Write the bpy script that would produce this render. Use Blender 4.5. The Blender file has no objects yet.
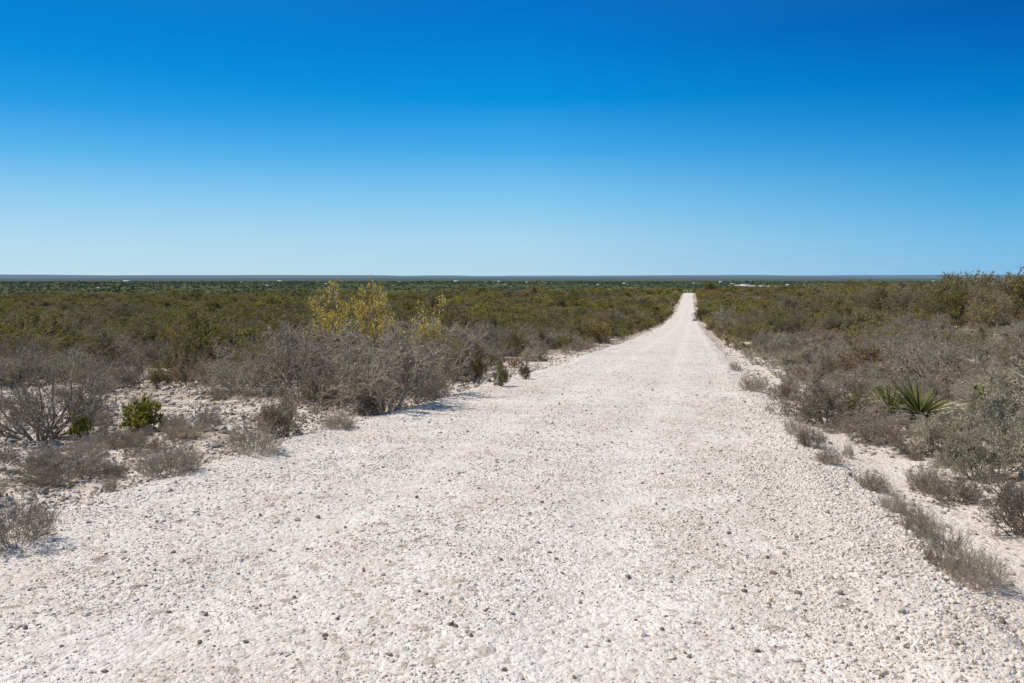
import bpy, math, numpy as np
from mathutils import Vector
SC = bpy.context.scene
COL = SC.collection
F = 796.0                      # focal length in pixels of a 1024 wide frame (28 mm)
HOR = 275.5
CAMZ = 1.7
RNG = np.random.default_rng(11)

# ------------------------------------------------------------------ noise
def _hash(ix, iy, seed):
    n = (ix.astype(np.int64) * 374761393 + iy.astype(np.int64) * 668265263 + seed * 974634777) & 0x7fffffff
    n = ((n ^ (n >> 13)) * 1274126177) & 0x7fffffff
    return ((n ^ (n >> 16)) & 0xffff) / 65535.0
def vnoise(x, y, seed=0):
    x = np.asarray(x, float); y = np.asarray(y, float)
    ix = np.floor(x); iy = np.floor(y); fx = x - ix; fy = y - iy
    fx = fx * fx * (3 - 2 * fx); fy = fy * fy * (3 - 2 * fy)
    a = _hash(ix, iy, seed); b = _hash(ix + 1, iy, seed); c = _hash(ix, iy + 1, seed); d = _hash(ix + 1, iy + 1, seed)
    return (a * (1 - fx) + b * fx) * (1 - fy) + (c * (1 - fx) + d * fx) * fy
def fbm(x, y, seed=0, o=3):
    s = 0; a = 0.5; t = 0
    for k in range(o):
        s = s + a * vnoise(x * 2 ** k, y * 2 ** k, seed + k * 7); t += a; a *= 0.5
    return s / t
def sstep(a, b, x):
    t = np.clip((np.asarray(x, float) - a) / (b - a), 0, 1)
    return t * t * (3 - 2 * t)

# ------------------------------------------------------------------ terrain
PD = np.array([0.5, 3, 5, 6.9, 9.1, 12.7, 17.7, 26, 39.8, 74.6, 120, 170, 240, 341, 434, 520, 650, 1000, 2000, 4000, 90000.])
PH = np.array([1.60, 1.65, 1.70, 1.78, 1.89, 2.12, 2.44, 2.97, 3.75, 5.6, 7.7, 9.5, 10.5, 10.75, 9.8, 11.8, 17.5, 35, 56, 62, 62])
LD = np.log(PD)
_m = np.zeros_like(PH)
_sl = np.diff(PH) / np.diff(LD)
_m[1:-1] = np.where(_sl[1:] * _sl[:-1] > 0, 2 * _sl[1:] * _sl[:-1] / (_sl[1:] + _sl[:-1] + 1e-9), 0)
def prof(Y):
    l = np.log(np.clip(Y, 0.5, 89000.))
    i = np.clip(np.searchsorted(LD, l) - 1, 0, len(PD) - 2)
    h = LD[i + 1] - LD[i]; t = (l - LD[i]) / h
    return ((2*t**3 - 3*t**2 + 1) * PH[i] + (t**3 - 2*t**2 + t) * h * _m[i] + (-2*t**3 + 3*t**2) * PH[i+1] + (t**3 - t**2) * h * _m[i+1])
def road_x(Y): return -1.55 + 0.225 * Y
def base_z(X, Y):
    X = np.asarray(X, float); Y = np.asarray(Y, float)
    z = CAMZ - prof(Y)
    u = X - road_x(Y)
    fade = 1 - sstep(500, 1300, Y)
    up = np.maximum(u - 4, 0); dn = np.maximum(-u - 4, 0)
    z = z + 8.75 * (1 - np.exp(-up / 250)) * sstep(4, 40, Y) * fade
    z = z - 5.5 * (1 - np.exp(-dn / 450)) * sstep(4, 40, Y) * fade
    return z
def ground_z(X, Y):
    X = np.asarray(X, float); Y = np.asarray(Y, float)
    z = base_z(X, Y)
    u = X - road_x(Y); au = np.abs(u)
    off = sstep(3.2, 5.5, au)
    z = z + off * 0.16 * (fbm(X / 1.7, Y / 1.7, 3) - 0.5) * (1 - sstep(100, 300, Y))
    z = z + sstep(5, 14, au) * 0.5 * (fbm(X / 9, Y / 9, 5) - 0.5)
    z = z + sstep(15, 60, au) * 2.0 * (fbm(X / 55, Y / 55, 6) - 0.5) * (1 - sstep(900, 2000, Y))
    z = z - 0.10 * sstep(2.7, 3.5, u) * (1 - sstep(3.6, 5.0, u)) - 0.03 * sstep(2.9, 3.4, -u)*(1 - sstep(3.6, 5.0, -u))
    # low sandy bank among the scrub to the right
    z = z + .35 * np.exp(-((X - 29.5) / 2.0) ** 2 - ((Y - 52) / 3.0) ** 2)
    z = z + sstep(1300, 3000, Y) * 5 * (fbm(X / 900, Y / 900, 8) - 0.5)
    z = z + sstep(15000, 27000, Y) * (42 + 150 * (fbm(X / 3800, Y / 30000, 9, 3) - 0.42))
    z = z - 0.2 * (1 - sstep(2.2, 2.65, au)) * (1 - sstep(470, 520, Y))
    return z
def half_w(Y, side):
    return 3.0 - .45 * sstep(180, 300, Y) + .9 * sstep(50, 120, Y) * (fbm(Y / 26.0, Y * 0 + side * 5.3, 23) - 0.55) + 0.42 * (fbm(Y / 2.3, Y * 0 + side * 9.7, 21) - 0.5) + 0.35 * (fbm(Y / 9.0, Y * 0 + side * 3.1, 22) - 0.5)
def road_z(X, Y):
    u = X - road_x(Y)
    hw = np.where(u > 0, half_w(Y, 1), half_w(Y, 2))
    z = base_z(X, Y) + 0.03 * (1 - np.clip(u / hw, -1, 1) ** 2) + 0.012
    w = 0.25 * (fbm(Y / 7.0, Y * 0, 31) - 0.5)
    for c in (-0.95 + w, 0.95 + w):
        z = z - 0.022 * np.exp(-((u - c) / 0.28) ** 2)
    z = z + 0.030 * (fbm(X / 0.9, Y / 0.9, 12) - 0.5) + 0.016 * (fbm(X / 0.22, Y / 0.22, 13) - 0.5)
    z = z + 0.035 * np.exp(-((np.abs(u) - hw + 0.35) / 0.22) ** 2)
    slope = np.where(u > 0, 0.55, 0.30)
    z = z - np.maximum(np.abs(u) - hw, 0) * slope
    return z
def surf_z(X, Y):
    X = np.asarray(X, float); Y = np.asarray(Y, float)
    u = np.abs(X - road_x(Y))
    g = ground_z(X, Y)
    return np.where(u < 3.6, np.maximum(g, road_z(X, Y)), g)
def at(px, row, dmax=500):
    """where the line of sight of a photo point first meets the terrain -> x, y, z"""
    Y = np.geomspace(3, dmax, 4000)
    X = (px - 512) * Y / F
    ray = CAMZ - (row - HOR) * Y / F
    k = np.argmax(surf_z(X, Y) >= ray)
    return float(X[k]), float(Y[k]), float(surf_z(X[k], Y[k]))

# ------------------------------------------------------------------ mesh helpers
def mk_mesh(name, V, faces, mats, mat_idx=None, smooth=False):
    """faces: list of int arrays (n, k)"""
    me = bpy.data.meshes.new(name)
    V = np.asarray(V, np.float32)
    loops = np.concatenate([f.ravel() for f in faces]).astype(np.int32)
    tot = np.concatenate([np.full(len(f), f.shape[1], np.int32) for f in faces])
    start = np.concatenate([[0], np.cumsum(tot)[:-1]]).astype(np.int32)
    me.vertices.add(len(V)); me.vertices.foreach_set('co', V.ravel())
    me.loops.add(len(loops)); me.loops.foreach_set('vertex_index', loops)
    me.polygons.add(len(tot)); me.polygons.foreach_set('loop_start', start)
    me.polygons.foreach_set('loop_total', tot)
    for m in (mats if isinstance(mats, (list, tuple)) else [mats]): me.materials.append(m)
    if mat_idx is not None: me.polygons.foreach_set('material_index', np.asarray(mat_idx, np.int32))
    if smooth: me.polygons.foreach_set('use_smooth', np.ones(len(tot), bool))
    me.update(calc_edges=True); me.validate()
    return me
def norm(v): return v / (np.linalg.norm(v, axis=-1, keepdims=True) + 1e-9)

def tubes(P, R, sides=3):
    N, K, _ = P.shape
    T = np.empty_like(P); T[:, :-1] = P[:, 1:] - P[:, :-1]; T[:, -1] = T[:, -2]; T = norm(T)
    ref = np.where(np.abs(T[..., 2:3]) > 0.8, np.array([1., 0, 0]), np.array([0, 0, 1.]))
    A = norm(np.cross(T, ref)); B = np.cross(T, A)
    ang = np.arange(sides) * 2 * math.pi / sides
    V = P[:, :, None, :] + R[:, :, None, None] * (np.cos(ang)[None, None, :, None] * A[:, :, None, :] + np.sin(ang)[None, None, :, None] * B[:, :, None, :])
    idx = np.arange(N * K * sides).reshape(N, K, sides)
    a = idx[:, :-1]; b = idx[:, 1:]
    an = np.roll(a, -1, axis=2); bn = np.roll(b, -1, axis=2)
    Q = np.stack([a, an, bn, b], -1).reshape(-1, 4)
    return V.reshape(-1, 3), Q
def polyline(rng, S, D, L, K, wob, up):
    N = len(S); P = np.empty((N, K, 3)); P[:, 0] = S; d = norm(D)
    for k in range(1, K):
        d = norm(d + rng.normal(0, wob, (N, 3)) + np.array([0, 0, up]))
        P[:, k] = P[:, k - 1] + d * (L / (K - 1))[:, None]
    P[:, :, 2] = np.maximum(P[:, :, 2], 0.005)
    return P
def sprout(rng, P, R, n, tmin, L, K, spread, wob, up, rf, tmax=1.0):
    """n children per parent polyline"""
    N, Kp, _ = P.shape
    par = np.repeat(np.arange(N), n)
    t = rng.uniform(tmin, tmax, len(par)) * (Kp - 1) * 0.999
    i = t.astype(int); f = (t - i)[:, None]
    S = P[par, i] * (1 - f) + P[par, i + 1] * f
    d = norm(P[par, i + 1] - P[par, i])
    D = d + rng.normal(0, spread, (len(par), 3))
    r = R[par, i] * rf
    LL = L * rng.uniform(0.5, 1.25, len(par)) * (1.1 - 0.45 * t / Kp)
    C = polyline(rng, S, D, LL, K, wob, up)
    RR = r[:, None] * np.linspace(1, 0.45, K)[None]
    return C, RR
def leaf_cards(rng, P, n, size, upb=0.3, long=1.5, clump=0.0):
    N, K, _ = P.shape
    par = rng.integers(0, N, n)
    t = rng.uniform(0.25, 1, n) * (K - 1) * 0.999; i = t.astype(int); f = (t - i)[:, None]
    C = P[par, i] * (1 - f) + P[par, i + 1] * f + rng.normal(0, 1, (n, 3)) * clump
    C[:, 2] = np.maximum(C[:, 2], 0.01)
    A = norm(rng.normal(0, 1, (n, 3)) + np.array([0, 0, upb]))
    B = norm(np.cross(A, rng.normal(0, 1, (n, 3))))
    s = size * rng.uniform(0.6, 1.35, n)[:, None]
    V = np.stack([C - A * s * long * .5, C + B * s * .5, C + A * s * long * .5, C - B * s * .5], 1).reshape(-1, 3)
    return V, np.arange(4 * n).reshape(n, 4)
def cat(parts):
    Vs, Qs, o = [], [], 0
    for V, Q in parts:
        Vs.append(V); Qs.append(Q + o); o += len(V)
    return np.concatenate(Vs), np.concatenate(Qs)

def shrub_geo(rng, nst=12, n2=6, n3=6, n4=6, r0=0.016, wide=0.9, L=(0.85, .45, .24, .12), leaves=0, lsize=.02,
              lupb=.3, llong=1.5, clump=0., thin=0.0022, wob=.22, K1=6, spread=.55, up=.10, sides=3, lean=0., leaf_top=False, base=.06):
    az = rng.uniform(0, 2 * math.pi, nst)
    tilt = np.sqrt(rng.uniform(0.02, 1, nst)) * wide
    D = np.stack([np.cos(az) * tilt + lean, np.sin(az) * tilt, np.ones(nst) * (1.05 - 0.5 * tilt)], -1)
    S = np.stack([np.cos(az), np.sin(az), az * 0], -1) * (tilt * base)[:, None]; S[:, 2] = -0.03
    LL = L[0] * rng.uniform(.65, 1.15, nst)
    P1 = polyline(rng, S, D, LL, K1, wob, up); P1[:, 0, 2] = -0.05
    R1 = r0 * rng.uniform(.6, 1.2, nst)[:, None] * np.linspace(1, .35, K1)[None]
    parts = [tubes(P1, np.maximum(R1, thin), max(sides, 4))]
    P, R = P1, R1; levels = [P1]
    for n, l, K, tm in ((n2, L[1], 5, .2), (n3, L[2], 4, .15), (n4, L[3], 3, .15)):
        if n <= 0: break
        P, R = sprout(rng, P, R, n, tm, l, K, spread, wob, up * .7, .62)
        R = np.maximum(R, thin)
        parts.append(tubes(P, R, sides)); levels.append(P)
    wood = cat(parts)
    # normalise the height to about one
    allz = wood[0][:, 2]; k = 1 / np.quantile(allz, .985)
    wood = (wood[0] * k, wood[1])
    leaf = None
    if leaves:
        PP = levels[-1]
        if leaf_top:
            w = PP[:, -1, 2]; PP = PP[w > np.quantile(w, .45)]
        leaf = leaf_cards(rng, PP * k, leaves, lsize, lupb, llong, clump)
    return wood, leaf

# ------------------------------------------------------------------ materials
def new_mat(name):
    m = bpy.data.materials.new(name); m.use_nodes = True
    nt = m.node_tree; nt.nodes.clear()
    out = nt.nodes.new('ShaderNodeOutputMaterial')
    return m, nt, out
def N(nt, t, **kw):
    n = nt.nodes.new(t)
    for k, v in kw.items(): setattr(n, k, v)
    return n
def ramp(nt, pts, interp='LINEAR'):
    n = nt.nodes.new('ShaderNodeValToRGB'); cr = n.color_ramp; cr.interpolation = interp
    while len(cr.elements) > 1: cr.elements.remove(cr.elements[-1])
    for i, (p, c) in enumerate(pts):
        e = cr.elements[0] if i == 0 else cr.elements.new(p)
        e.position = p; e.color = (*c, 1)
    return n
def math_n(nt, op, a, b=None, clamp=False):
    n = nt.nodes.new('ShaderNodeMath'); n.operation = op; n.use_clamp = clamp
    for i, v in enumerate((a, b)):
        if v is None: continue
        if isinstance(v, (int, float)): n.inputs[i].default_value = v
        else: nt.links.new(v, n.inputs[i])
    return n.outputs[0]
def mixc(nt, f, a, b, mode='MIX'):
    n = nt.nodes.new('ShaderNodeMix'); n.data_type = 'RGBA'; n.blend_type = mode
    for s, v in ((n.inputs['Factor'], f), (n.inputs[6], a), (n.inputs[7], b)):
        if isinstance(v, (int, float)): s.default_value = v
        elif isinstance(v, tuple): s.default_value = (*v, 1)
        else: nt.links.new(v, s)
    return n.outputs[2]
def plant_mat(name, cols, obj_cols=None, trans=0.0, val=(0.72, 1.28), patch=False, haze=False):
    """cols: ramp over each twig or leaf; obj_cols: a second ramp over each shrub"""
    m, nt, out = new_mat(name)
    geo = N(nt, 'ShaderNodeNewGeometry'); oi = N(nt, 'ShaderNodeObjectInfo')
    r1 = ramp(nt, [(i / max(1, len(cols) - 1), c) for i, c in enumerate(cols)])
    nt.links.new(geo.outputs['Random Per Island'], r1.inputs[0])
    c = r1.outputs[0]
    if obj_cols:
        r2 = ramp(nt, [(i / max(1, len(obj_cols) - 1), q) for i, q in enumerate(obj_cols)])
        nt.links.new(oi.outputs['Random'], r2.inputs[0])
        c = mixc(nt, 0.55, c, r2.outputs[0])
    mr = N(nt, 'ShaderNodeMapRange'); mr.inputs[3].default_value = val[0]; mr.inputs[4].default_value = val[1]
    h = math_n(nt, 'FRACT', math_n(nt, 'MULTIPLY', oi.outputs['Random'], 7.31))
    nt.links.new(h, mr.inputs[0])
    hsv = N(nt, 'ShaderNodeHueSaturation'); nt.links.new(mr.outputs[0], hsv.inputs['Value'])
    if patch:
        def pn(scale, lo, hi):
            n = N(nt, 'ShaderNodeTexNoise'); n.inputs['Scale'].default_value = scale; n.inputs['Detail'].default_value = 3
            nt.links.new(geo.outputs['Position'], n.inputs['Vector'])
            q = ramp(nt, [(lo, (0, 0, 0)), (hi, (1, 1, 1))]); nt.links.new(n.outputs[0], q.inputs[0]); return q.outputs[0]
        c = mixc(nt, math_n(nt, 'MULTIPLY', pn(.06, .5, .62), .7), c, (.27, .225, .15))
        c = mixc(nt, math_n(nt, 'MULTIPLY', pn(.045, .55, .66), .7), c, (.42, .42, .05))
        c = mixc(nt, math_n(nt, 'MULTIPLY', pn(.11, .58, .68), .6), c, (.42, .26, .07))
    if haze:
        vl = N(nt, 'ShaderNodeVectorMath'); vl.operation = 'LENGTH'; nt.links.new(geo.outputs['Position'], vl.inputs[0])  # aerial haze painted into the leaf colour, stronger with distance
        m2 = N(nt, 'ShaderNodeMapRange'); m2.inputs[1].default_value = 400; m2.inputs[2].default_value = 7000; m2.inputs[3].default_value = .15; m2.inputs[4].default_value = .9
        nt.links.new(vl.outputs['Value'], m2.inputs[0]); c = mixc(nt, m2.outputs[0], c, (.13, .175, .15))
    nt.links.new(c, hsv.inputs['Color'])
    bs = N(nt, 'ShaderNodeBsdfPrincipled'); bs.inputs['Roughness'].default_value = .85
    bs.inputs['Specular IOR Level'].default_value = .2
    nt.links.new(hsv.outputs[0], bs.inputs['Base Color'])
    if trans > 0:
        tr = N(nt, 'ShaderNodeBsdfTranslucent'); nt.links.new(hsv.outputs[0], tr.inputs[0])
        mx = N(nt, 'ShaderNodeMixShader'); mx.inputs[0].default_value = trans
        nt.links.new(bs.outputs[0], mx.inputs[1]); nt.links.new(tr.outputs[0], mx.inputs[2]); nt.links.new(mx.outputs[0], out.inputs[0])
    else: nt.links.new(bs.outputs[0], out.inputs[0])
    return m
M = {}
M['grey_twig'] = plant_mat('grey_bark', [(.18, .145, .10), (.40, .345, .265), (.63, .56, .46)], [(.33, .265, .19), (.45, .39, .31), (.52, .46, .375)])
M['dark_twig'] = plant_mat('dark_bark', [(.09, .07, .055), (.17, .14, .115)])
M['brown_twig'] = plant_mat('brown_bark', [(.18, .14, .10), (.42, .35, .275)], [(.28, .22, .165), (.40, .34, .275)])
M['dry_twig'] = plant_mat('dry_stem', [(.22, .175, .12), (.54, .46, .36)], [(.34, .275, .20), (.48, .42, .34)])
M['grey_leaf'] = plant_mat('grey_leaf', [(.13, .105, .07), (.24, .20, .145), (.36, .315, .24), (.78, .71, .60)], [(.22, .18, .12), (.34, .30, .23)], .15)
M['olive_leaf'] = plant_mat('olive_leaf', [(.12, .12, .02), (.25, .24, .045), (.42, .38, .10)], [(.18, .19, .035), (.32, .29, .05), (.36, .27, .07), (.15, .17, .035)], .25, patch=True)
M['rust_leaf'] = plant_mat('rust_leaf', [(.24, .14, .05), (.46, .28, .09), (.40, .31, .10)], [(.34, .24, .08), (.45, .27, .09)], .2)
M['pale_leaf'] = plant_mat('pale_leaf', [(.20, .19, .10), (.42, .39, .25), (.80, .75, .55)], [(.36, .34, .21), (.45, .42, .29)], .15)
M['green_leaf'] = plant_mat('green_leaf', [(.17, .18, .02), (.38, .38, .045), (.62, .58, .12)], None, .4)
M['dark_leaf'] = plant_mat('dark_leaf', [(.10, .095, .025), (.23, .20, .06), (.38, .33, .13)], None, .2)
M['brown_olive_leaf'] = plant_mat('brown_olive_leaf', [(.13, .10, .045), (.26, .20, .085), (.38, .31, .15)], None, .15)
M['yellow_leaf'] = plant_mat('yellow_leaf', [(.46, .36, .05), (.82, .62, .12), (.92, .74, .25)], None, .3)
M['orange_leaf'] = plant_mat('orange_leaf', [(.30, .17, .06), (.45, .30, .13)], None, .2)
M['yucca_leaf'] = plant_mat('yucca_leaf', [(.08, .10, .025), (.19, .22, .055), (.50, .49, .20)], None, .1)
M['dead_leaf'] = plant_mat('dead_leaf', [(.16, .13, .10), (.34, .30, .26)])
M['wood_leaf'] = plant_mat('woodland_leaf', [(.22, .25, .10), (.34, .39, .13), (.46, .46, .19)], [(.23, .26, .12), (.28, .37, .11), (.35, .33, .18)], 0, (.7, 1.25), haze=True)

def stone_mat(name, pts, rough=.9):
    m, nt, out = new_mat(name)
    oi = N(nt, 'ShaderNodeObjectInfo'); tc = N(nt, 'ShaderNodeTexCoord')
    r = ramp(nt, pts); nt.links.new(oi.outputs['Random'], r.inputs[0])
    no = N(nt, 'ShaderNodeTexNoise'); no.inputs['Scale'].default_value = 3.5; no.inputs['Detail'].default_value = 4
    nt.links.new(tc.outputs['Object'], no.inputs['Vector'])
    r2 = ramp(nt, [(.3, (.88, .86, .84)), (.7, (1.05, 1.05, 1.05))]); nt.links.new(no.outputs[0], r2.inputs[0])
    c = mixc(nt, 1.0, r.outputs[0], r2.outputs[0], 'MULTIPLY')
    bs = N(nt, 'ShaderNodeBsdfPrincipled'); bs.inputs['Roughness'].default_value = rough; bs.inputs['Specular IOR Level'].default_value = .25
    nt.links.new(c, bs.inputs['Base Color'])
    bp = N(nt, 'ShaderNodeBump'); bp.inputs['Strength'].default_value = .5; bp.inputs['Distance'].default_value = .01
    nt.links.new(no.outputs[0], bp.inputs['Height']); nt.links.new(bp.outputs[0], bs.inputs['Normal'])
    nt.links.new(bs.outputs[0], out.inputs[0])
    return m
M['stone'] = stone_mat('limestone_gravel', [(0, (.78, .72, .64)), (.45, (.82, .77, .70)), (.75, (.74, .66, .57)), (.84, (.66, .57, .49)), (.92, (.58, .51, .44)), (.96, (.42, .35, .29)), (.98, (.25, .19, .15)), (1, (.19, .15, .12))])
M['rubble'] = stone_mat('limestone_rubble', [(0, (.66, .61, .55)), (.35, (.52, .47, .41)), (.65, (.38, .34, .29)), (.9, (.28, .25, .22)), (1, (.2, .17, .15))])
M['rock'] = stone_mat('weathered_rock', [(0, (.34, .28, .23)), (.5, (.25, .20, .165)), (.8, (.48, .39, .30)), (1, (.18, .145, .12))])
M['pale_rock'] = stone_mat('pale_rock', [(0, (.66, .58, .49)), (1, (.48, .41, .33))])

def caliche(nt, vec):
    """pale pebbly caliche: returns colour socket and height socket"""
    def vor(scale, feat='F1', rnd=1.0):
        v = N(nt, 'ShaderNodeTexVoronoi'); v.feature = feat; v.inputs['Scale'].default_value = scale
        v.inputs['Randomness'].default_value = rnd; nt.links.new(vec, v.inputs['Vector']); return v
    def noi(scale, det=5, r=.55):
        v = N(nt, 'ShaderNodeTexNoise'); v.inputs['Scale'].default_value = scale; v.inputs['Detail'].default_value = det
        v.inputs['Roughness'].default_value = r; nt.links.new(vec, v.inputs['Vector']); return v
    big = noi(.35, 6); mid = noi(3.0, 6, .65)
    r1 = ramp(nt, [(.3, (.70, .645, .59)), (.5, (.77, .73, .69)), (.72, (.80, .775, .745))]); nt.links.new(big.outputs[0], r1.inputs[0])
    r2 = ramp(nt, [(.3, (.86, .83, .80)), (.62, (1.03, 1.03, 1.03))]); nt.links.new(mid.outputs[0], r2.inputs[0])
    c = mixc(nt, 1, r1.outputs[0], r2.outputs[0], 'MULTIPLY')
    v1 = vor(38); v2 = vor(75); v3 = vor(16)
    sep = N(nt, 'ShaderNodeSeparateColor'); nt.links.new(v1.outputs['Color'], sep.inputs[0])
    r3 = ramp(nt, [(0, (.50, .44, .39)), (.05, (.74, .69, .64)), (.16, (.93, .92, .90)), (1, (1.06, 1.06, 1.06))]); nt.links.new(sep.outputs[0], r3.inputs[0])
    c = mixc(nt, .9, c, r3.outputs[0], 'MULTIPLY')
    sep3 = N(nt, 'ShaderNodeSeparateColor'); nt.links.new(v3.outputs['Color'], sep3.inputs[0])
    r4 = ramp(nt, [(0, (.45, .38, .33)), (.03, (.85, .82, .79)), (.2, (1, 1, 1))]); nt.links.new(sep3.outputs[1], r4.inputs[0])
    c = mixc(nt, .8, c, r4.outputs[0], 'MULTIPLY')
    h = math_n(nt, 'MULTIPLY', v1.outputs['Distance'], -.014)
    h = math_n(nt, 'ADD', h, math_n(nt, 'MULTIPLY', v2.outputs['Distance'], -.007))
    h = math_n(nt, 'ADD', h, math_n(nt, 'MULTIPLY', v3.outputs['Distance'], -.018))
    h = math_n(nt, 'ADD', h, math_n(nt, 'MULTIPLY', mid.outputs[0], .03))
    return c, h
def road_material():
    m, nt, out = new_mat('white_caliche_gravel')
    g = N(nt, 'ShaderNodeNewGeometry')
    c, h = caliche(nt, g.outputs['Position'])
    at_ = N(nt, 'ShaderNodeAttribute'); at_.attribute_name = 'track'
    c = mixc(nt, math_n(nt, 'MULTIPLY', at_.outputs['Fac'], .22), c, (.78, .75, .71))
    bs = N(nt, 'ShaderNodeBsdfPrincipled'); bs.inputs['Roughness'].default_value = .95; bs.inputs['Specular IOR Level'].default_value = .1
    nt.links.new(c, bs.inputs['Base Color'])
    bp = N(nt, 'ShaderNodeBump'); bp.inputs['Strength'].default_value = .6; bp.inputs['Distance'].default_value = 1.0
    nt.links.new(h, bp.inputs['Height']); nt.links.new(bp.outputs[0], bs.inputs['Normal'])
    nt.links.new(bs.outputs[0], out.inputs[0])
    return m
def ground_material():
    m, nt, out = new_mat('dry_scrub_ground')
    g = N(nt, 'ShaderNodeNewGeometry'); P = g.outputs['Position']
    c, h = caliche(nt, P)
    def noi(scale, det=5, r=.6, stretch=None):
        v = N(nt, 'ShaderNodeTexNoise'); v.inputs['Scale'].default_value = scale; v.inputs['Detail'].default_value = det
        v.inputs['Roughness'].default_value = r
        if stretch:
            mp = N(nt, 'ShaderNodeMapping'); mp.inputs['Scale'].default_value = stretch
            nt.links.new(P, mp.inputs[0]); nt.links.new(mp.outputs[0], v.inputs['Vector'])
        else: nt.links.new(P, v.inputs['Vector'])
        return v.outputs[0]
    pale = N(nt, 'ShaderNodeAttribute'); pale.attribute_name = 'pale'
    plain = N(nt, 'ShaderNodeAttribute'); plain.attribute_name = 'plain'
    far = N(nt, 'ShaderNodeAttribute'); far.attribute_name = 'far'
    # litter
    rl = ramp(nt, [(.25, (.22, .165, .115)), (.5, (.34, .27, .205)), (.75, (.47, .39, .31))]); nt.links.new(noi(14, 6, .7), rl.inputs[0])
    rb = ramp(nt, [(.42, (0, 0, 0)), (.58, (1, 1, 1))]); nt.links.new(noi(1.6, 6, .7), rb.inputs[0])
    f = math_n(nt, 'SUBTRACT', math_n(nt, 'MULTIPLY', pale.outputs['Fac'], 2.0), math_n(nt, 'MULTIPLY', rb.outputs[0], 1.0), True)
    sand = mixc(nt, .35, c, (.70, .60, .51))
    near = mixc(nt, f, rl.outputs[0], sand)
    # distant plain
    r1 = ramp(nt, [(.3, (.068, .080, .050)), (.45, (.085, .102, .055)), (.6, (.11, .12, .062)), (.75, (.15, .14, .09))])
    nt.links.new(noi(.012, 8, .75), r1.inputs[0])
    r2 = ramp(nt, [(.35, (.6, .62, .62)), (.65, (1.35, 1.3, 1.15))]); nt.links.new(noi(.0022, 6, .6, (1, .35, 1)), r2.inputs[0])
    pc = mixc(nt, 1, r1.outputs[0], r2.outputs[0], 'MULTIPLY')
    r3 = ramp(nt, [(.66, (0, 0, 0)), (.72, (1, 1, 1))]); nt.links.new(noi(.0045, 4, .7, (1, .3, 1)), r3.inputs[0])
    pc = mixc(nt, math_n(nt, 'MULTIPLY', r3.outputs[0], .35), pc, (.30, .29, .22))
    col = mixc(nt, plain.outputs['Fac'], near, pc)
    r4 = ramp(nt, [(0, (.066, .088, .066)), (.5, (.09, .135, .15)), (1, (.135, .205, .29))]); nt.links.new(far.outputs['Fac'], r4.inputs[0])  # bluish haze of distance painted into the ground colour
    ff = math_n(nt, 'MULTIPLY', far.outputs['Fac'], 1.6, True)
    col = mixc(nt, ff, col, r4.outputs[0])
    bs = N(nt, 'ShaderNodeBsdfPrincipled'); bs.inputs['Roughness'].default_value = 1; bs.inputs['Specular IOR Level'].default_value = 0
    nt.links.new(col, bs.inputs['Base Color'])
    bp = N(nt, 'ShaderNodeBump'); bp.inputs['Distance'].default_value = 1.0
    nt.links.new(math_n(nt, 'SUBTRACT', .8, math_n(nt, 'MULTIPLY', plain.outputs['Fac'], .8)), bp.inputs['Strength'])
    nt.links.new(h, bp.inputs['Height']); nt.links.new(bp.outputs[0], bs.inputs['Normal'])
    nt.links.new(bs.outputs[0], out.inputs[0])
    return m
def simple_mat(name, col, rough=.7, var=.15, scale=.5):
    m, nt, out = new_mat(name)
    tc = N(nt, 'ShaderNodeTexCoord'); no = N(nt, 'ShaderNodeTexNoise'); no.inputs['Scale'].default_value = scale; no.inputs['Detail'].default_value = 5
    nt.links.new(tc.outputs['Object'], no.inputs['Vector'])
    lo = tuple(v * (1 - var) for v in col); hi = tuple(min(1, v * (1 + var)) for v in col)
    r = ramp(nt, [(.3, lo), (.7, hi)]); nt.links.new(no.outputs[0], r.inputs[0])
    bs = N(nt, 'ShaderNodeBsdfPrincipled'); bs.inputs['Roughness'].default_value = rough
    nt.links.new(r.outputs[0], bs.inputs['Base Color']); nt.links.new(bs.outputs[0], out.inputs[0])
    return m

# ------------------------------------------------------------------ setting
def grid_obj(name, Ys, Us, zf, mat, attrs):
    UU, YY = np.meshgrid(Us, Ys)
    XX = UU + road_x(YY)
    ZZ = zf(XX, YY)
    V = np.stack([XX, YY, ZZ], -1).reshape(-1, 3)
    ny, nx = XX.shape
    idx = np.arange(nx * ny).reshape(ny, nx)
    Q = np.stack([idx[:-1, :-1], idx[:-1, 1:], idx[1:, 1:], idx[1:, :-1]], -1).reshape(-1, 4)
    me = mk_mesh(name, V, [Q], mat, smooth=True)
    for k, fn in attrs.items():
        a = me.attributes.new(k, 'FLOAT', 'POINT')
        a.data.foreach_set('value', fn(XX, YY).ravel().astype(np.float32))
    o = bpy.data.objects.new(name, me); COL.objects.link(o); o['kind'] = 'structure'
    return o
CLR = []
for _p, _r, _w, _h in ((818, 347, 34, 9), (1005, 343, 44, 7), (978, 363, 36, 7), (965, 394, 54, 14), (760, 312, 30, 5), (840, 395, 30, 8),
                       (118, 369, 26, 8), (505, 361, 34, 7), (560, 356, 30, 5), (60, 357, 14, 4), (960, 328, 30, 4), (915, 338, 22, 5)):
    _x, _y, _ = at(_p, _r); _y0 = at(_p, _r + _h / 2)[1]; _y1 = at(_p, _r - _h / 2)[1]
    CLR.append((_x, _y, _w / 2 * _y / F, max(.5, (_y1 - _y0) / 2)))
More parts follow.
